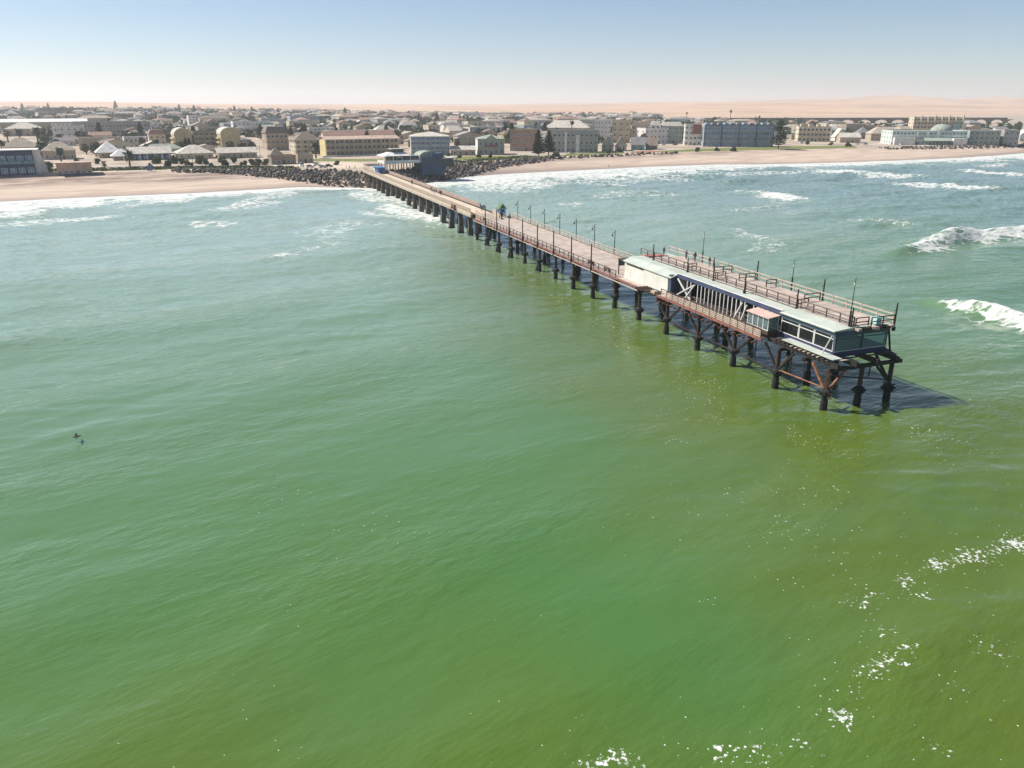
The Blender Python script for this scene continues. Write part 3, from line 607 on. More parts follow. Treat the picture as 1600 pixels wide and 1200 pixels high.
for i in range(26):                                   # stacked old boards lying on the walkway
    s = rnd.uniform(252.8, 273); t = rnd.uniform(-.2, 3.6); l = rnd.uniform(1.2, 3.8); a = rnd.gauss(0, .25)
    x, y = jw(s, t)
    o = MB().box(-l / 2, -.14, 0, l / 2, .14, .14).build('loose_board', [rnd.choice(['old_timber', 'dark_timber', 'dark_timber'])], None, (x, y, 6.02 + .15 * (i % 4)), JROT + a)
    tag(o, '%s weathered board %s, %s' % ('long' if l > 2.7 else 'medium' if l > 1.9 else 'short', 'beside the slatted rail' if t < 1 else 'among the white posts' if t < 2.4 else 'by the inner wall', 'near the white block' if s < 259 else 'half way along the walkway' if s < 266 else 'near the glass porch'), 'board', 'loose boards on the restaurant walkway')
# glazed wing: near side with three big windows
MB().box(279.7, 1.55, 6.3, 290.0, 9.9, 6.95).build('plinth', ['navy_paint'], rs_)
MB().box(279.7, 1.45, 9.02, 290.05, 1.7, 9.56).build('header', ['slate_paint'], rs_)
MB().box(289.85, 1.72, 9.02, 290.05, 10.0, 9.56).build('header', ['slate_paint'], rs_)
MB().box(279.75, 1.3, 9.585, 290.0, 1.42, 9.74).build('gutter', ['white_paint'], rs_)
MB().box(279.72, 4.6, 6.95, 284.0, 9.7, 9.54).build('core_wall', ['dark_timber'], rs_)
MB().box(279.72, 1.72, 6.952, 289.8, 9.8, 7.0).build('floor', ['dark_timber'], rs_)
def big_window(parent, s0, t0, s1, t1, z0, z1, glassk, transom=.78, frame='white_paint'):
    ax = Vector((s1 - s0, t1 - t0, 0)); l = ax.length; rz = math.atan2(ax.y, ax.x)
    w = .09; f = MB()
    f.box(0, -.07, 0, w, .07, z1 - z0); f.box(l - w, -.07, 0, l, .07, z1 - z0); f.box(w, -.07, 0, l - w, .07, w); f.box(w, -.07, z1 - z0 - w, l - w, .07, z1 - z0)
    zt = (z1 - z0) * transom; f.box(w, -.06, zt - .05, l - w, .06, zt + .05)
    wn_ = f.build('window', [frame], parent, (s0, t0, z0), rz)
    MB().box(w, -.015, w, l - w, .015, zt - .05).build('pane', [glassk], wn_)
    MB().box(w, -.015, zt + .05, l - w, .015, z1 - z0 - w).build('pane', [glassk], wn_)
for s0, s1 in ((279.8, 283.3), (283.4, 286.2), (286.3, 289.75)): big_window(rs_, s0, 1.6, s1, 1.6, 6.96, 9.01, 'glass_black')
big_window(rs_, 289.95, 1.75, 289.95, 5.75, 6.96, 9.01, 'clear_pane', .8, 'slate_paint'); big_window(rs_, 289.95, 5.85, 289.95, 9.9, 6.96, 9.01, 'clear_pane', .8, 'slate_paint')
big_window(rs_, 289.75, 9.85, 284.1, 9.85, 6.96, 9.01, 'clear_pane', .8, 'slate_paint')
MB().box(289.85, 1.5, 6.96, 290.08, 1.72, 9.01).build('corner_post', ['slate_paint'], rs_)
MB().box(290.02, 1.5, 6.98, 290.1, 9.95, 7.05).build('sill', ['white_paint'], rs_)
st_ = MB(); st_.beam((290.4, 10.3, 6.4), (289.9, 10.0, 9.4), .18); st_.build('corner_strut', ['dark_steel'], rs_)
st_ = MB(); st_.beam((289.2, .5, 6.7), (289.6, 1.35, 9.0), .12); st_.build('corner_strut', ['white_paint'], rs_)
# platform and joists beneath the wing
MB().box(282.0, .1, 6.52, 291.6, 1.5, 6.64).build('platform', ['pale_green_sheet'], rs_)
MB().box(290.2, 1.5, 6.1, 291.2, 3.6, 6.2).build('platform', ['pale_timber'], rs_)
for i in range(13): MB().box(280.6 + i * .83, -.15, 6.2, 280.85 + i * .83, 9.9, 6.295).build('joist', ['pale_timber' if i > 3 and i < 11 else 'dark_timber'], rs_)
for t in (.4, 3.3, 6.6, 9.8): MB().box(279, t - .17, 5.55, 292.4, t + .17, 6.19).build('girder', ['dark_steel'], rs_)
for s in (282.3, 286.9, 291.6): MB().box(s - .2, -.4, 5.1, s + .2, 11.2, 5.54).build('crosshead', ['dark_steel'], rs_)
for i in range(5): MB().box(288.4 + i * .6, 9.6, 5.9 - .0, 288.7 + i * .6, 11.6 - .2 * i, 6.1).build('joist_end', ['dark_timber'], rs_)
for s, t, m_ in ((291.6, -.3, 'rust_orange'), (291.6, 9.8, 'dark_steel'), (282.2, -.3, 'dark_steel')):
    for sg in (-1, 1):
        if s > 290 and sg > 0: continue
        d_ = MB(); d_.beam((s + sg * .2, t, 2.6), (s + sg * 2.9, t, 5.5), .28); d_.build('brace', [m_], rs_)
    d_ = MB(); d_.beam((s, t + (.2 if t < 5 else -.2), 2.6), (s, t + (2.8 if t < 5 else -2.8), 5.3), .26); d_.build('brace', [m_], rs_)
    for dz in (0, .35, -.3):
        d_ = MB(); d_.beam((s - .9, t, 2.0 + dz), (s + .9, t + rnd.uniform(-.2, .2), 2.2 - dz), .14); d_.build('wrapped_cable', [m_], rs_)
d_ = MB(); d_.tube([(282.2, -.3, 2.5), (291.6, -.3, 2.9)], .1, 6); d_.build('tie', ['rust_orange'], rs_)
d_ = MB(); d_.tube([(291.6, -.3, 4.6), (291.6, 9.8, 2.9)], .1, 6); d_.build('tie', ['dark_steel'], rs_)
for s in (284.6, 287.2): MB().tube([(s, -.25, 5.5), (s, -.25, 2.65)], .09, 6).build('hanger', ['rusty_steel'], rs_)
MB().tube([(291.6, 6.2, 5.5), (291.6, 6.2, 3.8)], .09, 6).build('hanger', ['dark_steel'], rs_)
MB().tube([(291.6, -.3, 2.4), (291.6, -.3, 5.2)], .26, 8).build('leg_casing', ['rust_orange'], rs_)
# sun porch with red lean-to roof
pk = jthing('glass_porch', 'small white framed glass porch with red lean-to roof beside the restaurant', 'porch', 274.6, -.1, 6.0)
MB().box(0, 0, .02, 4.6, 1.72, 1.0).build('base_wall', ['dark_timber'], pk)
p_ = MB(); p_.prismx([(-.2, 2.72), (-.2, 2.84), (1.72, 3.12), (1.72, 3.0)][::-1], -.2, 4.8); p_.build('roof', ['red_roof_sheet'], pk)
for x, y in ((0, 0), (2.3, 0), (4.5, 0), (0, 1.6), (4.5, 1.6), (1.15, 0), (3.4, 0)): MB().box(x, y, 1.0, x + .1, y + .1, 2.74 + .14 * y).build('mullion', ['white_paint'], pk)
for x0, y0, x1, y1 in ((.1, .03, 1.15, .05), (1.25, .03, 2.3, .05), (2.4, .03, 3.4, .05), (3.5, .03, 4.5, .05), (.04, .1, .06, 1.6), (4.54, .1, 4.56, 1.6)): MB().box(x0, y0, 1.0, x1, y1, 2.7).build('pane', ['clear_pane'], pk)
MB().box(-.02, -.03, 1.0, 4.62, 0, 1.1).build('sill', ['white_paint'], pk)
# roof terrace: boards, posts, rails
tr_ = jthing('roof_terrace', 'railed timber roof terrace running the length of the jetty restaurant', 'terrace', 0, 0, 9.92)
for i in range(6):
    s0 = 240.4 + i * 8.18; MB().box(s0, 4.15, -.0, s0 + 8.13, 10.3, .10).build('boarding', ['deck_planks'], tr_)
MB().box(235.2, 4.6, -.5, 240.3, 9.9, -.38).build('red_floor', ['red_floor'], tr_)
for i in range(4): MB().box(234.9 + i * .9, 4.6, -.37 + i * .11, 235.8 + i * .9, 8.5, -.30 + i * .11).build('step', ['red_floor'], tr_)
railing(tr_, 236.2, 289.9, 4.2, .1, bay=2.4, h=1.15, mats='old_timber', pickets=0, rails=(.5, 1.0), cap=.24, post_mat='dark_timber', thick=.07)  # darker timber on this near rail stands in for its shaded side
railing(tr_, 236.2, 290.2, 10.2, .1, bay=2.7, h=1.15, mats='pale_timber', pickets=0, rails=(.5, 1.0), cap=.32, thick=.09)
def crossrail(s, t0, t1, dark=True):
    m_ = 'dark_timber' if dark else 'rail_timber'
    for z in (.65, 1.2):
        r = MB(); r.beam((s, t0, z), (s, t1, z), .11); r.build('rail', [m_], tr_)
    for t in np.linspace(t0, t1, max(2, int(abs(t1 - t0) / 1.6) + 1)): MB().box(s - .06, t - .06, .1, s + .06, t + .06, 1.2).build('post', [m_], tr_)
crossrail(290.1, 4.3, 6.3); crossrail(290.5, 6.4, 10.1); crossrail(252.2, 4.3, 5.8); crossrail(259.9, 4.3, 6.2); crossrail(279.4, 4.3, 6.0)
crossrail(262.5, 6.9, 9.9); crossrail(256.2, 6.6, 10.0); crossrail(267.5, 8.2, 10.0); crossrail(277.2, 7.2, 9.9)
for i in range(7): MB().box(289.95 + rnd.uniform(0, .3), 4.3 + i * .86, -.35, 290.75 + rnd.uniform(-.2, .25), 4.85 + i * .86, -.03).build('boarding_end', ['dark_timber' if i % 3 else 'pale_timber'], tr_)
MB().box(289.3, 7.6, .11, 290.1, 8.4, .95).build('locker', ['pale_teal_roof'], tr_)
# masts and posts that rise from the terrace
for k, (s, t, z0, z1, lab) in enumerate(((241.0, 4.0, 9.3, 12.6, 'dark post by the red terrace floor'), (252.3, 4.0, 9.3, 12.1, 'dark post at the first railed gap of the terrace'), (259.8, 4.0, 9.3, 12.6, 'dark post beside the folded gate on the roof terrace'),
                                (269.0, 3.2, 9.75, 12.7, 'bare dark post standing on the open green roof'), (279.5, 4.0, 9.3, 12.6, 'dark post above the red roofed glass porch'), (289.7, 4.0, 9.0, 12.4, 'dark post at the near seaward corner of the terrace'),
                                (290.3, 10.4, 9.0, 12.6, 'dark post at the far seaward corner of the terrace'), (262.3, 10.4, 9.6, 13.0, 'dark post at the far rail behind the folded gate'), (277.2, 10.4, 9.6, 13.0, 'dark post at the far rail behind the seat frame'))):
    p_ = jthing('terrace_post', lab, 'post', s, t, z0)
    MB().tube([(0, 0, 0), (0, 0, z1 - z0)], [.12, .09], 8).build('shaft', ['dark_steel'], p_)
    MB().box(-.16, -.16, 0, .16, .16, .5).build('foot', ['dark_steel'], p_)
    MB().tube([(-.05, 0, (z1 - z0) * .7), (-.35, 0, (z1 - z0) * .72)], .06, 6).build('hook', ['dark_steel'], p_)
for s, t, z1, lab in ((289.3, 4.05, 16.2, 'tall thin flag mast at the near seaward corner of the terrace'), (246.8, 10.5, 15.4, 'tall thin mast at the far rail of the terrace, shoreward end'), (270.4, 10.5, 14.6, 'tall thin mast at the far rail of the terrace, middle')):
    p_ = jthing('mast', lab, 'mast', s, t, 9.3)
    MB().tube([(0, 0, 0), (0, 0, 2.6)], [.13, .12], 8).build('foot', ['dark_steel'], p_)
    MB().tube([(0, 0, 2.6), (0, 0, z1 - 9.3)], [.06, .03], 8).build('shaft', ['dark_steel'], p_)
    MB().box(-.16, -.03, z1 - 10.3, .0, .03, z1 - 10.1).build('pulley', ['white_paint'], p_)

# --- blue kiosk at the landward gate
kx = jthing('entrance_kiosk', 'bright blue ticket kiosk with pale roof at the landward end of the jetty', 'kiosk', -5.5, 1.2, 7.0)
MB().box(0, 0, 0, 8.0, 3.0, 2.5).build('wall', ['bright_blue'], kx)
MB().box(-3.2, 0, 0, -.02, 3.0, 2.4).build('annex', ['white_paint'], kx)
MB().box(-.4, -.5, 2.52, 8.5, 3.6, 2.72).build('roof', ['bright_blue'], kx)
MB().box(-3.6, -.4, 2.42, -.45, 3.5, 2.66).build('roof', ['pale_teal_roof'], kx)
MB().box(8.0, .8, .05, 8.05, 1.9, 2.1).build('door', ['blue_trim'], kx)
MB().box(1.5, -.04, 1.0, 3.0, 0, 2.0).build('shutter', ['blue_trim'], kx)
gt = jthing('gate_shelter', 'low dark roofed shelter behind the blue ticket kiosk', 'shelter', -22, 1.0, 7.0)
MB().box(0, -2.0, 2.6, 12.5, 4.0, 2.8).build('roof', ['dark_timber'], gt)
for x in (.3, 4.2, 8.1, 12): 
    for y in (-1.8, 3.8): MB().box(x - .1, y - .1, 0, x + .1, y + .1, 2.59).build('post', ['white_paint'], gt)

# ------------------------------------------------------------------ boulders of the sea wall
def boulder_mesh(seed):
    import bmesh
    r = random.Random(seed); bm = bmesh.new(); bmesh.ops.create_icosphere(bm, subdivisions=2, radius=1.0)
    o = Vector((seed * 7.3, seed * 3.1, 0))
    for v in bm.verts:
        n = noise.noise(v.co * .9 + o); c = v.co.copy()
        for ax in range(3): c[ax] = max(-.72, min(.72, c[ax]))
        v.co = c * (1.0 + .45 * n)
        v.co.x *= 1.1; v.co.z *= .8
    me = bpy.data.meshes.new('boulder'); bm.to_mesh(me); bm.free(); return me
BM = []
for i in range(8):
    me = boulder_mesh(i + 1); me.materials.append(M['rock_pale' if i == 7 else 'rock']); BM.append(me)
banks = [  # (a, b at foot), top is the plateau edge ; density, label
    ([(-76, 79), (-60, 70), (-38, 50), (-24, 33), (-10, 12), (3, -2)], 0, .52, 'dark boulder in the rock bank left of the jetty'),
    ([(3, -2), (14, 0), (28, 12), (45, 24), (65, 38), (87, 52), (140, 73)], 0, .46, 'dark boulder in the rock bank right of the jetty'),
    ([(140, 75), (179, 81), (245, 80)], 1, .30, 'boulder in the thin rock line above the wide beach'),
    ([(425, 54), (486, 40), (600, 42), (760, 46)], 0, .24, 'boulder below the white hotel at far right')]
rocks = []
for foot, thin, dens, lab in banks:
    fa = np.array(foot, float)
    a = fa[0, 0]
    while a < fa[-1, 0]:
        b0 = np.interp(a, fa[:, 0], fa[:, 1]); b1 = float(bpe(a)) + 1.5; n = max(1, int((b1 - b0) * dens * .95))
        for k in range(n):
            b = b0 + (b1 - b0) * (k + rnd.random()) / n; aa = a + rnd.uniform(-.8, .8); x, y = world_xy(aa, b)
            r = rnd.uniform(.55, 1.15) * (1.25 if rnd.random() < .2 else 1)
            rocks.append((x, y, ground_z(x, y) + r * rnd.uniform(.05, .45), r, lab, y, aa, (b - b0) / (b1 - b0)))
        a += 1.45
rocks.sort(key=lambda q: q[5])
sv_, sf_, off_ = [], [], 0
for i, (x, y, z, r, lab, _, aa, fb) in enumerate(rocks):
    me = BM[7] if rnd.random() < .12 else BM[rnd.randrange(7)]
    rot = (rnd.uniform(0, 6), rnd.uniform(0, 6), rnd.uniform(0, 6))
    if i < 300:
        o = ob('boulder', me, None, (x, y, z)); o.rotation_euler = rot; o.scale = (r, r, r)
        row = 'in the lowest row' if fb < .3 else 'half way up' if fb < .65 else 'at the crest'
        place = 'bank left of the jetty' if 'left of' in lab else 'bank right of the jetty' if 'right of' in lab else 'the thin rock line' if 'thin' in lab else 'the bank below the white hotel'
        dist = abs(aa - 3); near = 'touching the columns' if dist < 7 else 'nearby' if dist < 18 else 'mid-bank' if dist < 35 else 'outer end'
        lb = '%s %s boulder %s, %s, %s' % ('large' if r > 1.0 else 'medium' if r > .75 else 'small', 'pale brown' if me is BM[7] else 'dark', row, place, near)
        tag(o, lb, 'boulder', 'boulders of the ' + place.replace('the ', '', 1) if place.startswith('the') else 'boulders of the ' + place)
    else:
        from mathutils import Euler
        mt_ = Matrix.Translation((x, y, z)) @ Euler(rot).to_matrix().to_4x4() @ Matrix.Scale(r, 4)
        a4 = np.array(mt_); co = np.empty(len(me.vertices) * 3, 'f4'); me.vertices.foreach_get('co', co); co = co.reshape(-1, 3)
        fi = np.empty(len(me.polygons) * 3, 'i4'); me.loops.foreach_get('vertex_index', fi); fi = fi.reshape(-1, 3)
        sv_.append(co @ a4[:3, :3].T + a4[:3, 3]); sf_.append(fi + off_); off_ += len(co)
if sv_: tag(ob('rock_bank', npmesh('rock_bank', np.concatenate(sv_), np.concatenate(sf_), ['rock'])), 'dark boulders heaped along the sea wall', None, kind='stuff')

# ------------------------------------------------------------------ lawns, roads, paths
def sheet(name, pts, m, dz=.03, kind='structure', lab=None, sub=False):
    mb = MB(); n = len(pts) // 2
    mb.add([(x, y, GZ + dz) for x, y in pts], [tuple(range(len(pts)))])
    return tag(mb.build(name, [m]), lab, None, kind=kind)
def strip(name, a0, a1, o0, o1, m, dz, lab, kind='structure', base=None, da_=6.0, wob=0.0):
    n = max(2, int((a1 - a0) / da_)); vs = []; fs = []
    for i in range(n + 1):
        a = a0 + (a1 - a0) * i / n; e = float(bpe(a)) if base is None else base
        w0 = wob * noise.noise(Vector((a / 9, 1, 0))); w1 = wob * noise.noise(Vector((a / 9, 7, 0)))
        for o in (o0 + w0, o1 + w1):
            x, y = world_xy(a, e + o); vs.append((x, y, GZ + dz))
        if i: fs.append((2 * i - 2, 2 * i, 2 * i + 1, 2 * i - 1))
    return tag(MB().add(vs, fs).build(name, [m]), lab, None, kind=kind)
strip('path', -320, -40, 1.5, 6, 'paving', .012, 'pale paved walk along the top of the beach')
strip('lawn', -135, -20, 8, 24, 'lawn', .016, 'strip of rough green lawn left of the jetty', 'stuff', wob=5)
strip('road', -330, -5, 34, 42, 'road', .02, 'coast road left of the jetty')
sheet('paving', [(-125.6, 416.2), (-80.1, 420.7), (-75.7, 444.1), (-93.9, 464.8), (-133.2, 454.2)], 'paving', .024, lab='sandy car park at the foot of the jetty')
sheet('lawn', [(-116.2, 470.3), (-77.7, 467.5), (-77.6, 490.4), (-121.0, 493.4)], 'lawn', .028, 'stuff', 'flat green lawn in front of the yellow hotel')
sheet('lawn', [(-41.9, 481.6), (-9.6, 484.5), (19.9, 502.7), (29.1, 525.8), (-12.4, 522.4), (-40.5, 512.4)], 'lawn', .028, 'stuff', 'green lawn in front of the grey villa')
sheet('lawn', [(32.8, 519.0), (75.6, 547.2), (78.7, 570.5), (36.7, 547.2)], 'lawn', .028, 'stuff', 'thin green lawn right of the two pines')
sheet('lawn', [(81.0, 554.8), (146.0, 578.7), (198.6, 600.2), (265.0, 623.4), (277.3, 658.9), (202.4, 643.2), (133.4, 604.7)], 'lawn', .028, 'stuff', 'long green lawn above the wide beach')
sheet('flower_bed', [(81.5, 558.6), (105.0, 566.5), (105.2, 580.4), (86.1, 574.6)], 'flower_red', .036, 'stuff', 'rust red flower bed on the seafront')
strip('road', 60, 620, 26, 34, 'road', .02, 'coast road right of the jetty')
sheet('street', [(-143.3, 525.8), (-153.4, 539.9), (-243.2, 723.5), (-241.2, 736.6)], 'road', .032, lab='pale street running inland past the arched apartments')
strip('street', 150, 158, 40, 160, 'road', .04, 'short street beside the brick apartments', da_=4)

# ------------------------------------------------------------------ buildings
WIN = {}
def win_mesh(w, h, g, fr):
    k = (round(w, 1), round(h, 1), g, fr)
    if k not in WIN:
        m = MB(); f = .10
        m.box(-w / 2, -.07, 0, -w / 2 + f, .05, h); m.box(w / 2 - f, -.07, 0, w / 2, .05, h); m.box(-w / 2 + f, -.07, 0, w / 2 - f, .05, f); m.box(-w / 2 + f, -.07, h - f, w / 2 - f, .05, h)
        if w > 2: m.box(-.05, -.06, f, .05, .05, h - f)
        m.box(-w / 2 + f, -.02, f, w / 2 - f, .04, h - f, 1)
        WIN[k] = m.mesh('window', [fr, g])
    return WIN[k]
FOOT = []
def building(name, label, bpx, d, wall, roof='hip', rmat='grey', rh=2.5, floors=2, bays=4, sbays=2, win=(1.3, 1.5), glassm='glass_dark', frame='white_paint',
             balcony=0, cat='building', group=None, ang=0.0, eave=.5, door=True, front=True, lbal=False, chimney=False, zb=None, bal=None):
    x, y, w, h = bpx[:4]
    if len(bpx) > 4: ang = R(bpx[4]) - ANG
    z = ground_z(x, y) if zb is None else zb
    if group is None: h = max(4.0, h - (z - GZ))
    t = thing(name, label, cat, (x, y, z), ANG + ang, group)
    FOOT.append((x, y, w, d, ANG + ang))
    hw = h - (rh if roof in ('hip', 'gable', 'gablefront', 'vault', 'mansard') else 0)
    hw = max(hw, 2.2)
    m = MB(); m.box(0, 0, -1, w, d, hw)
    if roof == 'gable': m.prismx([(0, hw), (d, hw), (d / 2, hw + rh)][::-1], 0, w)
    if roof == 'gablefront': m.prism([(0, hw), (w, hw), (w / 2, hw + rh)], 0, d)
    vp = [(w / 2 - w / 2 * math.cos(math.pi * k / 12), hw + rh * math.sin(math.pi * k / 12)) for k in range(13)]
    if roof == 'vault': m.prism(vp[::-1], 0, d)
    m.build('wall', ['wall_' + wall], t)
    e = eave; r = MB(); rm_ = ['roof_' + rmat]
    if roof == 'hip':
        k = min(w, d) / 2
        if w >= d: rid = [(k, d / 2), (w - k, d / 2)]
        else: rid = [(w / 2, k), (w / 2, d - k)]
        vs = [(-e, -e, hw), (w + e, -e, hw), (w + e, d + e, hw), (-e, d + e, hw), (-e, -e, hw - .22), (w + e, -e, hw - .22), (w + e, d + e, hw - .22), (-e, d + e, hw - .22), (rid[0][0], rid[0][1], hw + rh), (rid[1][0] + (.01 if rid[0] == rid[1] else 0), rid[1][1], hw + rh)]
        if w >= d: fs = [(0, 1, 9, 8), (1, 2, 9), (2, 3, 8, 9), (3, 0, 8)]
        else: fs = [(0, 1, 8), (1, 2, 9, 8), (2, 3, 9), (3, 0, 8, 9)]
        r.add(vs, fs + [(4, 7, 6, 5), (0, 4, 5, 1), (1, 5, 6, 2), (2, 6, 7, 3), (3, 7, 4, 0)])
    elif roof == 'gable':
        s_ = rh / (d / 2)
        for y0, y1 in ((-e, d / 2), (d + e, d / 2)):
            r.prismx([(y0, hw - e * s_ + .02), (y1, hw + rh + .02), (y1, hw + rh + .25), (y0, hw - e * s_ + .25)] if y0 < y1 else [(y0, hw - e * s_ + .25), (y1, hw + rh + .25), (y1, hw + rh + .02), (y0, hw - e * s_ + .02)], -e, w + e)
    elif roof == 'gablefront':
        s_ = rh / (w / 2)
        for x0, x1 in ((-e, w / 2), (w + e, w / 2)):
            p = [(x0, hw - e * s_ + .02), (x1, hw + rh + .02), (x1, hw + rh + .25), (x0, hw - e * s_ + .25)]
            r.prism(p if x0 > x1 else p[::-1], -e, d + e)
    elif roof == 'vault':
        vo = [(w / 2 - (w / 2 + .25) * math.cos(math.pi * k / 12), hw + (rh + .25) * math.sin(math.pi * k / 12)) for k in range(13)]
        for k in range(12): r.prism([vp[k], vp[k + 1], vo[k + 1], vo[k]][::-1], -.25, d + .25)
    elif roof == 'mansard':
        i = min(1.8, w * .15, d * .2)
        vs = [(-e, -e, hw), (w + e, -e, hw), (w + e, d + e, hw), (-e, d + e, hw), (i, i, hw + rh), (w - i, i, hw + rh), (w - i, d - i, hw + rh), (i, d - i, hw + rh)]
        r.add(vs, [(0, 1, 5, 4), (1, 2, 6, 5), (2, 3, 7, 6), (3, 0, 4, 7), (4, 5, 6, 7), (3, 2, 1, 0)])
    else:
        r.box(.22, .22, hw - .25, w - .22, d - .22, hw + .06)
        p = MB(); ph = .45
        p.box(-.08, -.08, hw + .002, w + .08, .2, hw + ph); p.box(-.08, d - .2, hw + .002, w + .08, d + .08, hw + ph); p.box(-.08, .2, hw + .002, .2, d - .2, hw + ph); p.box(w - .2, .2, hw + .002, w + .08, d - .2, hw + ph)
        p.build('parapet', ['wall_' + wall], t)
    rf = r.build('roof', rm_, t)
    if chimney:
        cx = w * .3; MB().box(cx, d * .4, hw, cx + .7, d * .4 + .7, hw + rh + 1.0).build('chimney', ['wall_' + wall], rf)
    fh = hw / floors
    ww = min(win[0], w / bays * .75)
    for f in range(floors):
        zz = f * fh + min(.9, fh * .3); wh = min(win[1], fh * .62)
        if front:
            for i in range(bays):
                if f == 0 and door and i == bays // 2: continue
                ob('window', win_mesh(ww, wh, glassm, frame), t, (w * (i + .5) / bays, 0, zz))
        for i in range(sbays):
            o = ob('window', win_mesh(min(win[0], d / sbays * .6), wh, glassm, frame), t, (0, d * (i + .5) / sbays, zz)); o.rotation_euler = (0, 0, -math.pi / 2)
        if balcony and f > 0 and front:
            nb = balcony; bwid = w / nb
            for i in range(nb):
                bb = MB(); bb.box(.25, -1.4, f * fh - .1, bwid - .25, -.001, f * fh + .08); bb.box(.25, -1.4, f * fh + .08, bwid - .25, -1.3, f * fh + 1.0)
                bb.box(.25, -1.3, f * fh + .08, .35, -.001, f * fh + 1.0); bb.box(bwid - .35, -1.3, f * fh + .08, bwid - .25, -.001, f * fh + 1.0)
                bb.build('balcony', ['wall_' + (bal or (wall if wall not in ('brick', 'brown') else 'tan'))], t, (i * bwid, 0, 0))
        if lbal and f > 0:
            bb = MB(); bb.box(-1.3, d * .15, f * fh - .1, -.001, d * .85, f * fh + .9); bb.build('balcony', ['wall_' + wall], t)
    if door and front:
        MB().box(w * (bays // 2 + .5) / bays - .55, -.06, .02, w * (bays // 2 + .5) / bays + .55, .03, 2.1).build('door', ['dark_timber'], t)
    return t, w, hw, d

B = building
# --- seafront, left of the jetty
t, w, h, d = B('seafront_house', 'blue glass two-storey house with slanted white end wall on the beach', (-253.9, 366.2, 32.1, 10.4), 14, 'deepblue', 'flat', 'pale', floors=2, bays=9, sbays=2, win=(2.6, 2.4), glassm='glass_blue', door=False, balcony=0)
sl = MB(); sl.prism([(w - .2, -1), (w + 5.5, -1), (w + 2.6, h + .6), (w - 1.2, h + .6)], 1.0, 1.8); sl.build('slanted_wall', ['wall_white'], t)
sl = MB(); sl.prism([(w + .1, -1), (w + 5.5, -1), (w + 2.6, h + .6), (w + .1, h + .6)], 11.0, 11.8); sl.build('slanted_wall', ['wall_white'], t)
MB().box(-.5, -2.0, h + .5, w + 2.5, d, h + .75).build('roof_overhang', ['roof_white'], t)
MB().box(0, -2.0, h / 2 - .15, w, -.08, h / 2 + .1).build('balcony', ['wall_blue'], t); MB().box(0, -2.0, h / 2 + .1, w, -1.93, h / 2 + 1.1).build('balustrade', ['glass_teal'], t)
t, w, h, d = B('beach_kiosk', 'low pinkish beach kiosk with overhanging flat roof', (-213.9, 378.5, 14.8, 4.5), 8, 'pink', 'flat', 'salmon', floors=1, bays=6, sbays=1, win=(1.6, 1.0), door=True, cat='kiosk')
MB().box(-1.2, -1.6, h + .46, w + 1.2, d + .8, h + .75).build('roof_overhang', ['roof_salmon'], t)
MB().box(.3, -.9, -.2, w - .3, -.1, .7).build('counter', ['wall_deepblue'], t)
B('bungalow', 'tan hip-roofed house behind the beach palms at far left', (-278.9, 481.6, 17.5, 10.2), 14, 'tan', 'hip', 'tan', 5.0, 1, 4, 2)
B('bungalow', 'tan house with low wide roof at the left edge, above the blue glass house', (-316.7, 505.9, 18.8, 11.4), 14, 'tan', 'hip', 'tan', 5.5, 1, 3, 2)
t, w, h, d = B('pavilion', 'round-looking pavilion with tall white tent roof beside a palm', (-254.0, 499.6, 10.4, 9.8), 12, 'tan', 'hip', 'white', 6.5, 1, 3, 2, eave=2.5)
B('pavilion', 'lower white roofed pavilion right of the tall tent roof', (-234.3, 475.9, 9.6, 6.5), 9, 'tan', 'hip', 'white', 4.0, 1, 3, 2, eave=1.4)
t, w, h, d = B('long_bungalow', 'long low house with bright blue front and pale roof', (-224.1, 475.9, 22.1, 7.2), 14, 'deepblue', 'gable', 'pale', 3.2, 1, 7, 1, win=(1.8, 1.6), glassm='glass_blue', eave=1.0)
for i in range(6): MB().box(1 + i * (w - 2) / 5 - .2, -1.0, -.5, 1 + i * (w - 2) / 5 + .2, -.6, h - .3).build('column', ['white_paint'], t)
B('bungalow', 'cream bungalow with broad pale hip roof behind round bushes', (-200.9, 487.4, 20.2, 7.9), 17, 'cream', 'hip', 'pale', 4.6, 1, 5, 2, eave=1)
B('bungalow', 'low pale-roofed house between the bungalow and the street', (-178.7, 493.4, 22.8, 6.0), 12, 'tan', 'gable', 'pale', 2.6, 1, 6, 2, eave=.8)
B('apartment_house', 'yellow ochre flats with red roof terrace behind the blue-fronted house', (-257.3, 578.7, 11.0, 14.3), 12, 'cream', 'mansard', 'red', 3.0, 3, 3, 2)
B('apartment_house', 'ochre apartment tower with arched roof, left one of the pair', (-232.5, 562.5, 11.3, 15.8), 20, 'ochre', 'vault', 'pale', 4.5, 4, 1, 3, win=(.9, 1.0), front=False, lbal=True, door=False)
B('apartment_house', 'dark grey balconied flats between the two arched towers', (-222.7, 570.5, 18.1, 13.3), 14, 'brown', 'flat', 'grey', 0, 4, 5, 2, win=(2.0, 1.6), balcony=3)
B('apartment_house', 'ochre apartment tower with arched roof, right one of the pair', (-200.6, 562.5, 12.9, 16.2), 20, 'ochre', 'vault', 'pale', 4.5, 4, 1, 3, win=(.9, 1.0), front=False, lbal=True, door=False)
B('apartment_house', 'pale three-storey house with dark bands and small gable by the street', (-174.3, 578.7, 15.4, 16.5), 14, 'tan', 'mansard', 'brown', 4.5, 3, 5, 2, win=(1.7, 1.6), balcony=1)
B('guesthouse', 'cream guesthouse with dark windows and brown roof left of the yellow hotel', (-144.0, 539.9, 18.6, 14.2), 16, 'cream', 'hip', 'brown', 5.5, 3, 4, 3, win=(1.6, 1.8), balcony=2)
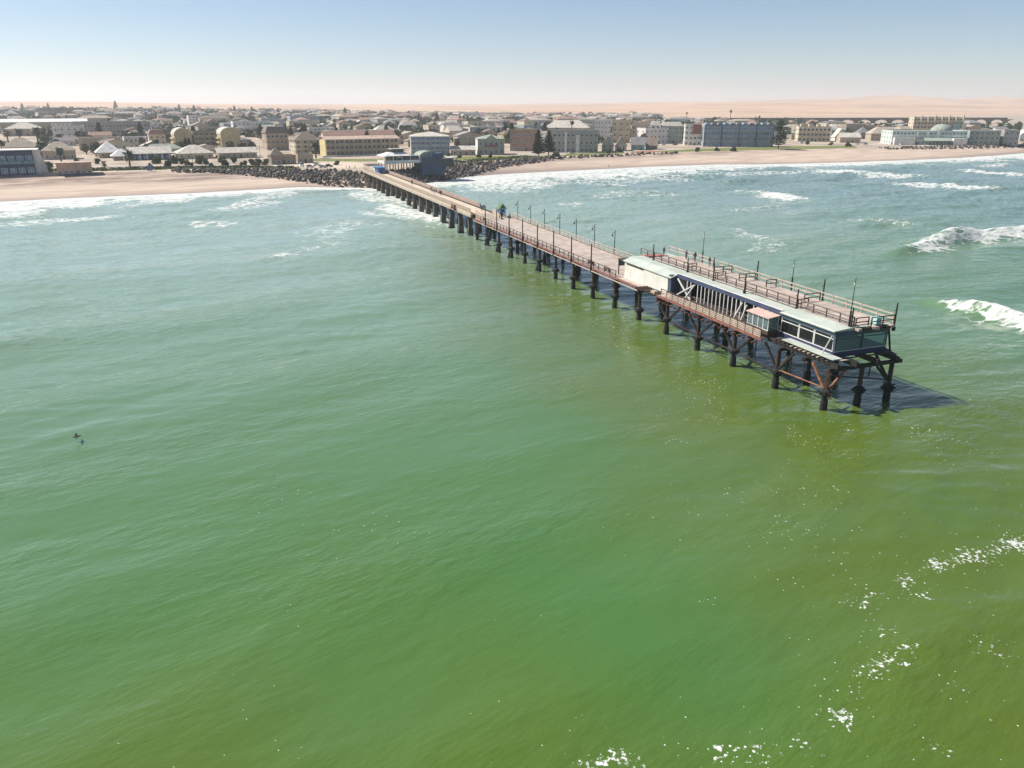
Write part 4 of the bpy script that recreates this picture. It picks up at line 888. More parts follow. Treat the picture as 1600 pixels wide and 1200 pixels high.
t, w, h, d = B('beach_cafe', 'low beach cafe with pointed thatched roof near the parked cars', (-131.3, 441.6, 13.3, 4.4), 9, 'brown', 'flat', 'thatch', 0, 1, 5, 1, win=(1.6, 1.2), cat='cafe')
th = MB(); th.add([(-.5, .3, h + .5), (7.5, .3, h + .5), (7.5, 8.3, h + .5), (-.5, 8.3, h + .5), (3.5, 4.3, h + 4.6)], [(0, 1, 4), (1, 2, 4), (2, 3, 4), (3, 0, 4), (3, 2, 1, 0)]); th.build('thatch', ['roof_thatch'], t)
B('store_hut', 'plain pale store right of the thatched beach cafe', (-120.2, 454.2, 8.7, 4.8), 7, 'tan', 'flat', 'grey', 0, 1, 3, 1, cat='hut')
# --- yellow hotel
t, w, h, d = B('hotel', 'long three-storey yellow hotel with salmon roof and gallery front', (-117.4, 512.4, 48.5, 12.0), 12, 'tan', 'gable', 'salmon', 1.6, 3, 16, 0, win=(2.2, 2.2), balcony=8, eave=.9, cat='hotel')  # large dark windows stand in for the shade inside the galleries
for i in range(9): MB().box(w * i / 8 - .15, -1.75, -.6, w * i / 8 + .15, -1.42, h).build('column', ['wall_cream'], t)
MB().box(-.5, -1.2, -1, -.02, d, h).build('end_wall', ['wall_yellow'], t)
gw = MB(); gw.box(-4, -6, -.8, w + 2, -5.7, 1.0); gw.build('garden_wall', ['wall_white'], t)
B('row_house', 'red-roofed terrace with small gables behind the yellow hotel', (-135.1, 587.1, 53.8, 13.2), 10, 'cream', 'gable', 'red', 3.0, 2, 10, 2)
# --- blue grey glass flats
t, w, h, d = B('apartment_house', 'blue-grey glazed flats with white end wall behind the mole restaurant', (-65.2, 525.8, 24.9, 14.4, 8), 22, 'bluegrey', 'hip', 'pale', 2.6, 4, 8, 2, win=(2.2, 1.9), glassm='glass_blue', balcony=4)
MB().box(-.12, 0.02, -1, -.02, d, h).build('end_wall', ['wall_white'], t)
# --- villas and houses right of it
t, w, h, d = B('villa', 'grey-green two-storey villa with pediment and red balcony', (-22.3, 532.7, 17.4, 12.4, 8), 16, 'sage', 'hip', 'green', 2.4, 2, 5, 3, win=(1.7, 2.2), glassm='glass_grey', cat='villa')
pd = MB(); pd.prism([(w * .28, h), (w * .72, h), (w * .5, h + 2.6)], -.6, 1.5); pd.build('pediment', ['wall_sage'], t)
MB().box(w * .25, -1.3, h * .5, w * .75, -.05, h * .5 + 1.1).build('balcony', ['wall_redbrown'], t)
MB().box(-.12, 0.05, -1, -.02, d - .05, h).build('end_wall', ['wall_white'], t)
B('garden_house', 'low white-walled house between blue-grey flats and villa', (-39.0, 525.8, 15.4, 5.6, 8), 10, 'tan', 'gable', 'pale', 2.2, 1, 4, 1)
t, w, h, d = B('apartment_block', 'long brown brick apartment block left of the two pines', (-1.4, 578.7, 20.5, 13.7, -5), 14, 'brick', 'flat', 'pale', 0, 3, 8, 2, win=(1.5, 1.4), glassm='glass_grey')
t, w, h, d = B('apartment_block', 'dark grey apartment block with recessed stairs right of the two pines', (24.8, 562.5, 34.4, 14.4, -5), 16, 'grey', 'flat', 'pale', 0, 3, 11, 2, win=(1.7, 1.5), balcony=0)
MB().box(w * .33, -.9, 0, w * .38, -.05, h * .93).build('stair_tower', ['wall_white'], t); MB().box(w * .56, -1.2, 0, w * .63, -.05, h * .8).build('stair_tower', ['wall_white'], t)
B('apartment_block', 'large building with wide pale hip roof and dormers behind the pines', (30.0, 764.3, 42.4, 17.6, -5), 20, 'tan', 'hip', 'pale', 6.5, 3, 10, 2)
B('apartment_block', 'tall white block above the gabled cottages', (71.5, 710.8, 13.9, 18.8, -8), 20, 'white', 'flat', 'white', 0, 5, 5, 3, win=(1.1, 1.1), door=False)
B('apartment_block', 'cream stepped block right of the tall white block', (86.6, 710.8, 16.0, 18.5, -8), 14, 'cream', 'flat', 'pale', 0, 4, 3, 2, win=(1.4, 1.5), balcony=1)
B('apartment_block', 'tan balconied block between the cream block and grey-green flats', (102.1, 698.6, 14.1, 17.7, -8), 14, 'tan', 'mansard', 'brown', 3.0, 4, 4, 2, win=(1.8, 1.6), balcony=2)
for i, (p, wl_, rf_, lb) in enumerate((((63.0, 570.5, 8.0, 10.3, -8), 'cream', 'pale', 'cream cottage with steep front gable, left of the row'), ((73.4, 578.7, 8.1, 9.6, -8), 'cream', 'grey', 'cream cottage with grey roof in the gabled row'),
                                  ((86.7, 591.4, 9.7, 8.7, -8), 'teal', 'slate', 'cottage with teal doors in the gabled row'), ((98.8, 600.2, 8.4, 7.9, -8), 'brown', 'brown', 'brown cottage at the right end of the gabled row'))):
    B('cottage', lb, p, 14, wl_, 'gablefront' if i < 2 else 'gable', rf_, 6.0 if i < 2 else 5, 2 if i < 2 else 1, 2, 2, win=(1.5, 1.5))
B('apartment_block', 'white balconied flats at the left of the grey-green glazed flats', (118.6, 698.6, 7.6, 17.7, -8), 12, 'white', 'mansard', 'pale', 2.5, 4, 2, 2, win=(2.0, 1.8), balcony=1)
B('apartment_block', 'grey-green glazed seafront flats with blind white bay', (127.4, 698.6, 17.8, 17.2, -8), 16, 'sage', 'mansard', 'pale', 3.0, 4, 6, 2, win=(1.9, 1.6), glassm='glass_teal')
t, w, h, d = B('apartment_block', 'white and red painted flats left of the long blue flats', (140.5, 664.3, 13.3, 15.9, -8), 14, 'white', 'flat', 'pale', 0, 4, 4, 2, win=(1.6, 1.7), balcony=2, glassm='glass_grey')
MB().box(w * .45, -1.6, h * .55, w * .95, -1.41, h + .4).build('red_panel', ['wall_redbrown'], t)
t, w, h, d = B('apartment_block', 'long blue-grey flats with row of barrel vaults along the roof', (151.3, 643.2, 52.4, 15.4, -8), 16, 'blue', 'flat', 'blue', 0, 4, 18, 2, win=(2.6, 2.0), glassm='glass_blue', balcony=9, frame='wall_white', bal='bluegrey')
nv = 11
for i in range(nv):
    x0 = w * i / nv; vw = w / nv; v_ = MB()
    pr = [(x0 + vw / 2 - vw / 2 * .97 * math.cos(math.pi * k / 8), h + .47 + 1.9 * math.sin(math.pi * k / 8)) for k in range(9)]
    v_.prism(pr[::-1], .4, d); v_.build('vault', ['roof_slate' if i % 3 else 'roof_blue'], t)
for i in range(5): MB().box(w * i / 4 - .3, -1.9, -.5, w * i / 4 + .3, -1.42, h + .4).build('pier', ['wall_deepblue'], t)
t, w, h, d = B('apartment_block', 'cream holiday flats with arcaded balconies right of the big pine', (258.0, 736.6, 27.7, 12.4, -8), 14, 'cream', 'flat', 'salmon', 0, 3, 8, 2, win=(2.2, 2.0), balcony=4)
for i in range(4): MB().box(w * (.05 + .26 * i), 1, h, w * (.05 + .26 * i) + 3, 5, h + 2.6).build('stair_head', ['wall_cream'], t)
B('house', 'white steep-gabled house right of the cream flats', (296.8, 750.2, 10.1, 10.6, -8), 14, 'white', 'gablefront', 'pale', 7, 2, 2, 2)
B('house', 'low house with long pale roof beside the white gabled house', (285.9, 710.8, 17.0, 8.0, -8), 12, 'tan', 'gable', 'pale', 3.4, 1, 4, 1)
B('house', 'brown hip-roofed house left of the white hotel', (329.8, 750.2, 14.0, 12.3, -8), 18, 'tan', 'hip', 'tan', 6, 2, 4, 2)
B('house', 'dark brown house half hidden by trees left of the white hotel', (336.4, 794.1, 10.7, 10.7, -8), 14, 'brown', 'hip', 'slate', 5, 2, 3, 2)
# --- white hotel
t, w, h, d = B('hotel', 'white seafront hotel with glazed front, pale dome and green canopy', (314.3, 675.3, 57.8, 10.6, -8), 30, 'mint', 'flat', 'green', 0, 3, 20, 4, win=(2.2, 1.9), glassm='glass_teal', cat='hotel')
dm = MB()
for i in range(7):
    pass
def dome(mb, cx, cy, z, r, h_, n=16, m_=6):
    vs = []; fs = []
    for j in range(m_):
        a = j / m_ * math.pi / 2
        for k in range(n): vs.append((cx + r * math.cos(a) * math.cos(6.2832 * k / n), cy + r * math.cos(a) * math.sin(6.2832 * k / n), z + h_ * math.sin(a)))
    vs.append((cx, cy, z + h_))
    for j in range(m_ - 1):
        for k in range(n): fs.append((j * n + k, j * n + (k + 1) % n, (j + 1) * n + (k + 1) % n, (j + 1) * n + k))
    for k in range(n): fs.append(((m_ - 1) * n + k, (m_ - 1) * n + (k + 1) % n, len(vs) - 1))
    mb.add(vs, fs)
dome(dm, w * .72, 12, h + .07, 8, 5.5); dm.build('dome', ['roof_green'], t)
for i in range(3): MB().box(w * (.33 + .14 * i), -.8, h * .25, w * (.33 + .14 * i) + 1.3, -.1, h * .95).build('pier', ['wall_white'], t)
cp = MB(); cp.prismx([(-7, 3.2), (-7, 3.5), (-.1, 6.0), (-.1, 5.6)][::-1], w * .42, w * .78); cp.build('canopy', ['roof_green'], t)
MB().box(w * .80, -6, -.5, w * .98, -.1, h * .5).build('front_wing', ['wall_white'], t)
MB().box(w * .02, -4, -.5, w * .3, -.1, h * .55).build('front_wing', ['wall_white'], t)
t, w, h, d = B('hotel_tower', 'stepped cream tower of the white hotel with turrets', (421.1, 861.2, 48.1, 18.8, -8), 16, 'cream', 'flat', 'pale', 0, 5, 14, 2, win=(2.0, 1.6), balcony=7, cat='hotel', zb=GZ)
for i in range(8): MB().box(w * i / 7 - .6, -1.8, 0, w * i / 7 + .6, -.1, h + (2.2 if i % 2 else 1.2)).build('turret', ['wall_cream'], t)
MB().box(w * .8, -2.5, 0, w * .95, -1.85, h * .72).build('teal_bay', ['wall_teal'], t)
B('annex', 'long pale annex right of the white hotel', (378.1, 675.3, 23.8, 10.9, -8), 22, 'sage', 'flat', 'pale', 0, 3, 6, 2, win=(1.5, 1.6), cat='building')
B('annex', 'grey blind-walled hall at right beyond the pale annex', (406.7, 675.3, 11.9, 11.4, -8), 18, 'grey', 'flat', 'pale', 0, 3, 3, 2, win=(1.4, 1.6))
B('hall', 'white arched-roof hall cut by the right edge', (458.1, 736.6, 36.3, 9.9, -8), 20, 'white', 'vault', 'white', 5, 1, 8, 2)
# --- second row on the left
t, w, h, d = B('warehouse', 'long white-roofed warehouse at far left', (-580.3, 861.2, 120.2, 16.6), 30, 'tan', 'gable', 'white', 3.0, 1, 12, 2, win=(2, 1.2))
MB().box(w * .74, -.5, 0, w * .92, -.05, h).build('red_wall', ['wall_redbrown'], t)
B('shed', 'pale barn-roofed shed in front of the white-roofed warehouse', (-482.8, 778.9, 31.9, 15.1), 24, 'tan', 'hip', 'pale', 5.5, 1, 6, 2)
B('apartment_block', 'long grey three-storey apartment slab with rows of small windows', (-387.5, 723.5, 62.8, 16.7), 14, 'grey', 'flat', 'pale', 0, 3, 22, 2, win=(1.5, 1.3), frame='wall_tan')
B('institute', 'large building with brown mansard roof on the left skyline', (-885.3, 1539.5, 83.4, 26.6), 26, 'tan', 'mansard', 'brown', 6.5, 2, 16, 3, win=(2, 2.2))
B('shop', 'flat-roofed buildings below the grey apartment slab', (-307.9, 578.7, 26.9, 8.7), 14, 'tan', 'flat', 'white', 0, 1, 8, 1)
B('shop', 'white flat-roofed house left of the ochre flats', (-287.7, 604.7, 15.8, 8.2), 14, 'white', 'flat', 'pale', 0, 2, 5, 1)
B('apartment_block', 'white four-storey flats behind the arched towers', (-407.3, 1035.6, 34.8, 18.4), 16, 'white', 'flat', 'slate', 0, 4, 9, 2, win=(1.6, 1.5))
B('apartment_block', 'brown long hall with flat roof on the left skyline', (-609.7, 1220.3, 74.7, 18.0), 22, 'brown', 'flat', 'brown', 0, 2, 12, 2)
B('apartment_block', 'pale blue-grey flats far behind the yellow hotel', (-294.1, 1090.7, 38.8, 17.3), 16, 'bluegrey', 'flat', 'white', 0, 3, 9, 2, win=(1.8, 1.7), balcony=3)
B('house', 'white house with steep front gable above the cream guesthouse', (-218.1, 919.3, 7.3, 8.2), 12, 'white', 'gablefront', 'pale', 5, 1, 1, 1)
B('house', 'dark brown gabled house behind the guesthouse', (-216.9, 962.6, 15.4, 11.4), 14, 'brown', 'gablefront', 'brown', 6, 2, 3, 2)
B('house', 'pink house with pale hip roof behind the end of the yellow hotel', (-128.4, 764.3, 22.9, 13.1), 16, 'pink', 'hip', 'pale', 6, 2, 5, 2)
B('house', 'pale yellow house left of the tall palms', (-56.1, 736.6, 12.1, 13.2), 14, 'cream', 'gable', 'pale', 4, 2, 4, 2)
B('house', 'white house with steep pale roof behind the blue-grey flats', (-84.4, 962.6, 9.9, 11.4), 14, 'white', 'gablefront', 'pale', 6, 1, 2, 2)
B('house', 'mint-roofed house on the skyline behind the pink house', (-357.7, 1809.1, 35.1, 18.6), 16, 'mint', 'hip', 'white', 5, 1, 4, 2)
B('house', 'brown long house behind the brick block', (-3.7, 940.5, 25.8, 9.8, -5), 14, 'pink', 'hip', 'pale', 5, 1, 5, 2)
B('house', 'house with pale roof right of the tall palms', (-30.8, 1035.6, 27.6, 6.2), 14, 'tan', 'flat', 'white', 0, 1, 5, 1)

# --- restaurant on the mole
t = thing('mole_restaurant', 'dark blue restaurant on stilts with pale roof above the rocks', 'restaurant', (*world_xy(14.5, 27), GZ), ANG)
MB().box(0, 0, 3.6, 19, 10, 4.1).build('floor', ['wall_mint'], t)
MB().box(4, 1.5, 4.1, 18.6, 9.6, 7.0).build('wall', ['glass_dark'], t)
MB().box(0, .05, 4.1, 19, .12, 5.1).build('balustrade', ['white_paint'], t); MB().box(-.02, .12, 4.1, .05, 9.9, 5.1).build('balustrade', ['white_paint'], t)
r = MB(); r.add([(-.6, -.4, 7.2), (14, -.4, 7.2), (14, 10.6, 7.2), (-.6, 10.6, 7.2), (4, 3, 8.8), (12, 3, 8.8), (12, 7, 8.8), (4, 7, 8.8)], [(0, 1, 5, 4), (1, 2, 6, 5), (2, 3, 7, 6), (3, 0, 4, 7), (4, 5, 6, 7), (3, 2, 1, 0)]); rf = r.build('roof', ['roof_white'], t)
MB().box(5, 3.2, 8.82, 11.5, 6.8, 10.2).build('clerestory', ['glass_dark'], rf); MB().box(4.6, 2.8, 10.22, 12, 7.2, 10.45).build('roof', ['roof_pale'], t)
for x in (.4, 4.6, 9, 13.5, 18.4):
    for y in (.5, 5, 9.4): MB().box(x - .2, y - .2, -5, x + .2, y + .2, 3.59).build('stilt', ['dark_timber'], t)
for x in (.2, 4.8, 9.4, 13.8, 18.6): MB().box(x - .12, .2, 4.12, x + .12, .45, 7.18).build('post', ['white_paint'], t)
MB().box(19.1, -1.2, -2.5, 31.5, 9.5, 6.4).build('blue_hall', ['wall_deepblue'], t)
vr = MB(); pr = [(19.0 + 5.2 - 5.2 * math.cos(math.pi * k / 10), 6.42 + 2.6 * math.sin(math.pi * k / 10)) for k in range(11)]; vr.prism(pr[::-1], 1, 9.4); vr.build('curved_roof', ['roof_green'], t)
MB().box(24.5, -1.0, 6.41, 31, 9, 8.0).build('upper_wall', ['wall_deepblue'], t)
for x in (20, 23.2, 26.4, 29.2): MB().box(x, -1.26, 2.6, x + 2.2, -1.2, 5.6).build('window', ['glass_dark'], t)
MB().box(30, -2.5, 5.4, 38, 8, 5.75).build('side_roof', ['roof_pale'], t)
for x, y in ((37.6, -2.2), (37.6, 7.6), (32.6, -2.2)): MB().box(x - .15, y - .15, -2, x + .15, y + .15, 5.39).build('post', ['dark_timber'], t)
MB().box(31.6, .5, 1.2, 37.2, 7.2, 5.38).build('side_room', ['glass_dark'], t)
for i, (a, b) in enumerate(((22.5, 28.6), (26.2, 30.2))):
    x, y = world_xy(a, b); u = thing('parasol', 'white parasol on the mole restaurant terrace, ' + ('left one' if i == 0 else 'right one'), 'parasol', (x, y, GZ + 4.1), 0, 'parasols on the mole restaurant')
    c_ = MB(); n = 8; c_.add([(1.7 * math.cos(6.283 * k / n), 1.7 * math.sin(6.283 * k / n), 2.2) for k in range(n)] + [(0, 0, 3.0), (0, 0, 2.25)], [(k, (k + 1) % n, n) for k in range(n)] + [((k + 1) % n, k, n + 1) for k in range(n)]); c_.build('canopy', ['white_paint'], u)
    MB().tube([(0, 0, 0), (0, 0, 2.4)], .04, 6).build('pole', ['dark_steel'], u)

# --- river bridge on the horizon at right
bx0, by0 = 270.0, 1440.0; bx1, by1 = 900.0, 1500.0
br = thing('river_bridge', 'long low dark bridge with pale openings at the edge of the desert', 'bridge', (bx0, by0, ground_z(600, 1470)), math.atan2(by1 - by0, bx1 - bx0))
bl = math.hypot(bx1 - bx0, by1 - by0)
MB().box(0, -5, 6.2, bl, 5, 9.2).build('deck', ['dark_timber'], br)
npr = 20
for i in range(npr + 1):
    sp_ = bl / npr; hs = sp_ / 2                     # flared pier heads make low arches
    p_ = MB(); p_.prism([(-2.5, -4), (2.5, -4), (2.5, 2.5), (hs * .45, 4.8), (hs * .97, 6.19), (-hs * .97, 6.19), (-hs * .45, 4.8), (-2.5, 2.5)], -4, 4); p_.build('pier', ['dark_timber'], br, (bl * i / npr, 0, 0))

# ------------------------------------------------------------------ trees and shrubs
def leafcloud(seed, clumps, n, size, flat=.5):
    r = np.random.RandomState(seed); ctr = np.array([c[:3] for c in clumps]); rad = np.array([c[3:] for c in clumps])
    idx = r.randint(0, len(clumps), n); d = r.normal(size=(n, 3)); d /= np.linalg.norm(d, axis=1)[:, None]
    p = ctr[idx] + d * rad[idx] * (r.uniform(.45, 1.05, n) ** .5)[:, None]
    u = r.normal(size=(n, 3)); u /= np.linalg.norm(u, axis=1)[:, None]; w = np.cross(u, d + .5 * r.normal(size=(n, 3))); w /= np.linalg.norm(w, axis=1)[:, None] + 1e-6
    s = (size * r.uniform(.5, 1.3, n))[:, None]
    v = np.stack([p - u * s - w * s * flat, p + u * s - w * s * flat, p + u * s * .6 + w * s * flat, p - u * s * .6 + w * s * flat], 1).reshape(-1, 3)
    return v, np.arange(4 * n).reshape(n, 4)
def crown_mesh(seed, w, h, z0, n=700, size=.45, m_='leaf', k=9):
    r = random.Random(seed); cl = []
    for i in range(k):
        a = r.uniform(0, 6.28); q = r.uniform(0, .62) * w; z = z0 + h * r.uniform(.22, .82)
        s = r.uniform(.3, .5)
        cl.append((q * math.cos(a), q * math.sin(a), z, w * s, w * s, h * s * .7))
    v, f = leafcloud(seed, cl, n, size); return npmesh('crown', v, f, [m_])
def trunk_mesh(seed, h, r0, limbs=4, spread=1.2):
    r = random.Random(seed); mb = MB(); mb.tube([(0, 0, -.3), (.1, 0, h * .5), (0, .1, h)], [r0, r0 * .75, r0 * .5], 7)
    for i in range(limbs):
        a = i * 6.28 / limbs + r.random(); mb.tube([(0, 0, h * .6), (spread * .5 * math.cos(a), spread * .5 * math.sin(a), h * 1.0), (spread * math.cos(a), spread * math.sin(a), h * 1.5)], [r0 * .45, r0 * .3, r0 * .12], 5)
    return mb.mesh('trunk', ['bark'])
KINDS = {}
for i, m_ in enumerate(('leaf', 'leaf_olive', 'leaf_bright', 'leaf', 'leaf_olive')):
    KINDS['round%d' % i] = (trunk_mesh(i, 2.2, .28), crown_mesh(20 + i, 3.0, 5.2, 1.2, 750, .42, m_))
for i, m_ in enumerate(('leaf', 'leaf_bright', 'leaf')):
    KINDS['bush%d' % i] = (trunk_mesh(i, .5, .15, 3, .6), crown_mesh(40 + i, 1.7, 2.5, 0.0, 600, .26, m_, 7))
def norfolk(seed, H, W_, tiers):
    r = random.Random(seed); tv_, tf_ = [], []; tb = MB(); tb.tube([(0, 0, -.4), (0, 0, H * .5), (0, 0, H)], [.38, .24, .05], 7)
    rr = np.random.RandomState(seed); vs = []
    for i in range(tiers):
        f = i / tiers; z = H * (.14 + .84 * f); L_ = W_ * (1 - f) ** .75 * r.uniform(.8, 1.1) + .3
        nbr = 6 if f < .8 else 5; a0 = r.random()
        for k in range(nbr):
            a = a0 + 6.283 * k / nbr + r.uniform(-.15, .15); l = L_ * r.uniform(.8, 1.1); dx, dy = math.cos(a), math.sin(a)
            tb.tube([(0, 0, z), (dx * l * .95, dy * l * .95, z + l * .16)], [.07, .02], 4, cap=False)
            n = int(10 + l * 15)
            for j in range(n):
                t = rr.uniform(.2, 1.05); p = np.array([dx * l * t, dy * l * t, z + l * .17 * t + rr.normal(0, .12)]); side = rr.normal(0, .32) * (1.1 - t * .5)
                p += np.array([-dy, dx, 0]) * side
                u = np.array([dx, dy, .25]) * .42 + rr.normal(0, .1, 3); w2 = np.array([-dy, dx, 0]) * .20 + rr.normal(0, .09, 3)
                vs += [p - u - w2, p + u - w2, p + u * .7 + w2, p - u * .8 + w2]
    v = np.array(vs); return tb.mesh('trunk', ['bark']), npmesh('crown', v, np.arange(len(v)).reshape(-1, 4), ['leaf_pine'])
KINDS['pine0'] = norfolk(1, 17, 4.6, 17); KINDS['pine1'] = norfolk(2, 16, 4.4, 16); KINDS['pine2'] = norfolk(3, 22, 6.0, 17)
def palm(seed, H, fr, nf, thick, droop=1.0, fw=.6):
    r = random.Random(seed); tb = MB(); tb.tube([(0, 0, -.3), (.15, 0, H * .4), (0, .1, H)], [thick * 1.2, thick, thick * .85], 7)
    vs = []; fs = []
    for k in range(nf):
        a = 6.283 * k * .382 + r.uniform(-.2, .2); el = r.uniform(-.7, 1.25); dx, dy = math.cos(a), math.sin(a); n = 6; pts = []
        p = Vector((0, .1, H)); d = Vector((dx * math.cos(el), dy * math.cos(el), math.sin(el)))
        for j in range(n + 1):
            pts.append(p.copy()); p = p + d * (fr / n); d.z -= .30 * droop; d.normalize()
        sd = Vector((-dy, dx, 0))
        for j in range(n):
            w0 = fw * math.sin(math.pi * min(.98, .12 + j / n)); w1 = fw * math.sin(math.pi * min(.98, .12 + (j + 1) / n))
            for sg in (-1, 1):
                o = len(vs); vs += [pts[j], pts[j + 1], pts[j + 1] + sd * sg * w1 - Vector((0, 0, .25 * w1)), pts[j] + sd * sg * w0 - Vector((0, 0, .45 * w0))]; fs.append((o, o + 1, o + 2, o + 3))
    return tb.mesh('trunk', ['bark']), npmesh('crown', np.array(vs), np.array(fs), ['leaf_palm'])
KINDS['palm0'] = palm(1, 5.5, 4.4, 54, .45, .9, .85); KINDS['palm1'] = palm(2, 7.0, 4.2, 60, .5, 1.15, .9); KINDS['tallpalm0'] = palm(3, 15, 2.0, 34, .26, 1.3); KINDS['tallpalm1'] = palm(4, 12, 2.1, 34, .28, 1.3); KINDS['youngpalm'] = palm(5, 2.0, 2.8, 26, .3)
nb_cat = {'round': ('tree', 'tree'), 'bush': ('shrub', 'shrub'), 'pine': ('norfolk_pine', 'tree'), 'palm': ('palm_tree', 'palm'), 'tallpalm': ('fan_palm', 'palm'), 'youngpalm': ('palm_tree', 'palm')}
def plant(kind, xy, sc=1.0, label='', group=None, z=None, sz=None):
    b = kind.rstrip('0123456789'); nm, cat = nb_cat[b]; x, y = xy
    t = thing(nm, label, cat, (x, y, ground_z(x, y) if z is None else z), rnd.uniform(0, 6.28), group)
    t.scale = (sc, sc, sz or sc)
    ob('trunk', KINDS[kind][0], t); ob('crown', KINDS[kind][1], t); return t
P = plant
P('pine0', (16.4, 505.9), 1.0, 'tall dark Norfolk pine by the lawn, left of the close pair')
P('pine1', (23.7, 525.8), 1.02, 'tall dark Norfolk pine by the lawn, right of the close pair')
P('pine2', (198.1, 604.7), 1.0, 'tallest dark pine standing alone right of the blue vaulted flats')
P('palm0', (-203.5, 429.7), 1.05, 'spreading palm in front of the blue-fronted low house')
P('palm1', (-259.1, 464.8), .9, 'palm right behind the pink beach kiosk')
P('palm1', (-286.4, 493.4), 1.1, 'shaggy palm beside the blue glass house')
P('palm1', (-120.9, 499.6), 1.0, 'date palm at the left corner of the yellow hotel')
P('palm0', (-353.2, 562.5), 1.1, 'palm at the extreme left edge')
P('youngpalm', (-214.9, 425.1), .9, 'young palm on the lawn beside the pink kiosk')
P('youngpalm', (-40.0, 505.9), .8, 'small palm on the lawn right of the mole restaurant')
for i, (px, kd, sc) in enumerate(((((-417.4, 675.3)), 'palm1', 1.1), ((-414.0, 686.8), 'palm1', 1.2), ((-399.5, 686.8), 'palm1', 1.3), ((-399.7, 698.6), 'palm1', 1.2), ((-387.1, 686.8), 'palm1', 1.2), ((-384.3, 698.6), 'palm1', 1.1))):
    P(kd, px, sc, 'shaggy palm in the row below the white-roofed warehouse, ' + ['leftmost', 'second from left', 'third from left', 'fourth from left', 'fifth from left', 'rightmost'][i], 'palms below the warehouse')
for i, (px, kd, sc) in enumerate((((-57.3, 904.3), 'tallpalm0', 1.15), ((-51.9, 884.4), 'tallpalm0', 1.2), ((-58.6, 812.8), 'tallpalm1', 1.1), ((-33.9, 865.3), 'tallpalm0', 1.15), ((-37.1, 829.6), 'tallpalm1', 1.0))):
    P(kd, px, sc, 'tall fan palm behind the villa, ' + ['thin one beside its twin', 'right one of the twins', 'short left one', 'dark right one', 'low one before the trees'][i], 'tall fan palms behind the villa')
for i, (x, y) in enumerate(((1072, 196), (1083, 197), (1140, 200), (1170, 203), (1185, 203), (1220, 205))):
    P('tallpalm%d' % (i % 2), [(260.9, 1229.7), (263.0, 1190.9), (297.3, 1120.3), (305.6, 1057.5), (318.0, 1057.5), (556.6, 960.4)][i], [1.25, 1.0, 1.5, 1.2, 1.1, 1.0][i], 'fan palm on the skyline, ' + ['left of the red and white flats', 'right beside the leftmost skyline palm', 'above the middle of the vaulted flats', 'above the right end of the vaulted flats', 'second above the right end of the vaulted flats', 'behind the annex at right'][i], 'skyline palms')
P('palm1', (571.6, 960.4), 1.3, 'palm at far right behind the grey hall')
P('round0', (-351.6, 664.3), 1.5, 'large dark tree in front of the grey apartment slab')
# shrubs along the left lawn
bl_ = [(245, 256, 'bush0', 2.0), (262, 262, 'bush0', 1.7), (271, 256, 'bush0', 2.0), (284, 257, 'bush2', 1.5), (293, 258, 'bush0', 1.3), (313, 256, 'bush1', 2.1), (322, 257, 'bush0', 1.5), (346, 254, 'bush1', 1.8), (352, 259, 'bush0', 1.6), (366, 255, 'bush2', 1.6), (383, 258, 'bush0', 1.1), (300, 260, 'bush2', 1.0), (330, 261, 'bush1', 1.0), (78, 265, 'bush1', 1.8), (72, 268, 'bush1', 1.3), (122, 257, 'bush0', 1.5), (152, 256, 'bush0', 1.4), (405, 258, 'bush1', 1.6), (395, 258, 'bush1', 1.5), (415, 258, 'bush1', 1.5), (377, 259, 'bush1', .9), (235, 260, 'bush0', .8)]
BXY = [(-197.5, 449.1), (-179.6, 420.7), (-188.3, 449.1), (-181.7, 444.1), (-176.6, 439.2), (-173.3, 449.1), (-168.3, 444.1), (-165.2, 459.4), (-154.4, 434.4), (-156.2, 454.2), (-145.2, 439.2), (-170.5, 429.7), (-158.6, 425.1), (-233.9, 407.7), (-228.9, 395.5), (-238.7, 444.1), (-230.6, 449.1), (-137.6, 439.2), (-141.1, 439.2), (-134.1, 439.2), (-145.8, 434.4), (-192.6, 429.7)]
wh = ['large round shrub left of the broad-roofed bungalow', 'dark round shrub at the edge of the promenade', 'round dark shrub against the broad-roofed bungalow', 'low spreading shrub under the bungalow', 'small dark shrub below the bungalow', 'wide light green shrub before the bungalow', 'dark shrub under the light green one', 'bright shrub right of the bungalow', 'round dark shrub alone on the lawn', 'spreading shrub near the street', 'small dark shrub on the lawn by the street', 'flat shrub on the promenade', 'small light shrub on the promenade', 'light green shrub beside the blue glass house', 'small light shrub at the corner of the blue glass house', 'dark shrub behind the pink kiosk', 'dark shrub right of the pink kiosk', 'middle one of the green hedge shrubs left of the thatched cafe', 'left one of the green hedge shrubs left of the thatched cafe', 'right one of the green hedge shrubs left of the thatched cafe', 'tiny light shrub near the hedge', 'tiny dark shrub left of the promenade shrubs']
for (px, py, kd, sc), xy, lb in zip(bl_, BXY, wh): P(kd, xy, sc, lb, 'shrubs on the left promenade', sz=sc * .9)
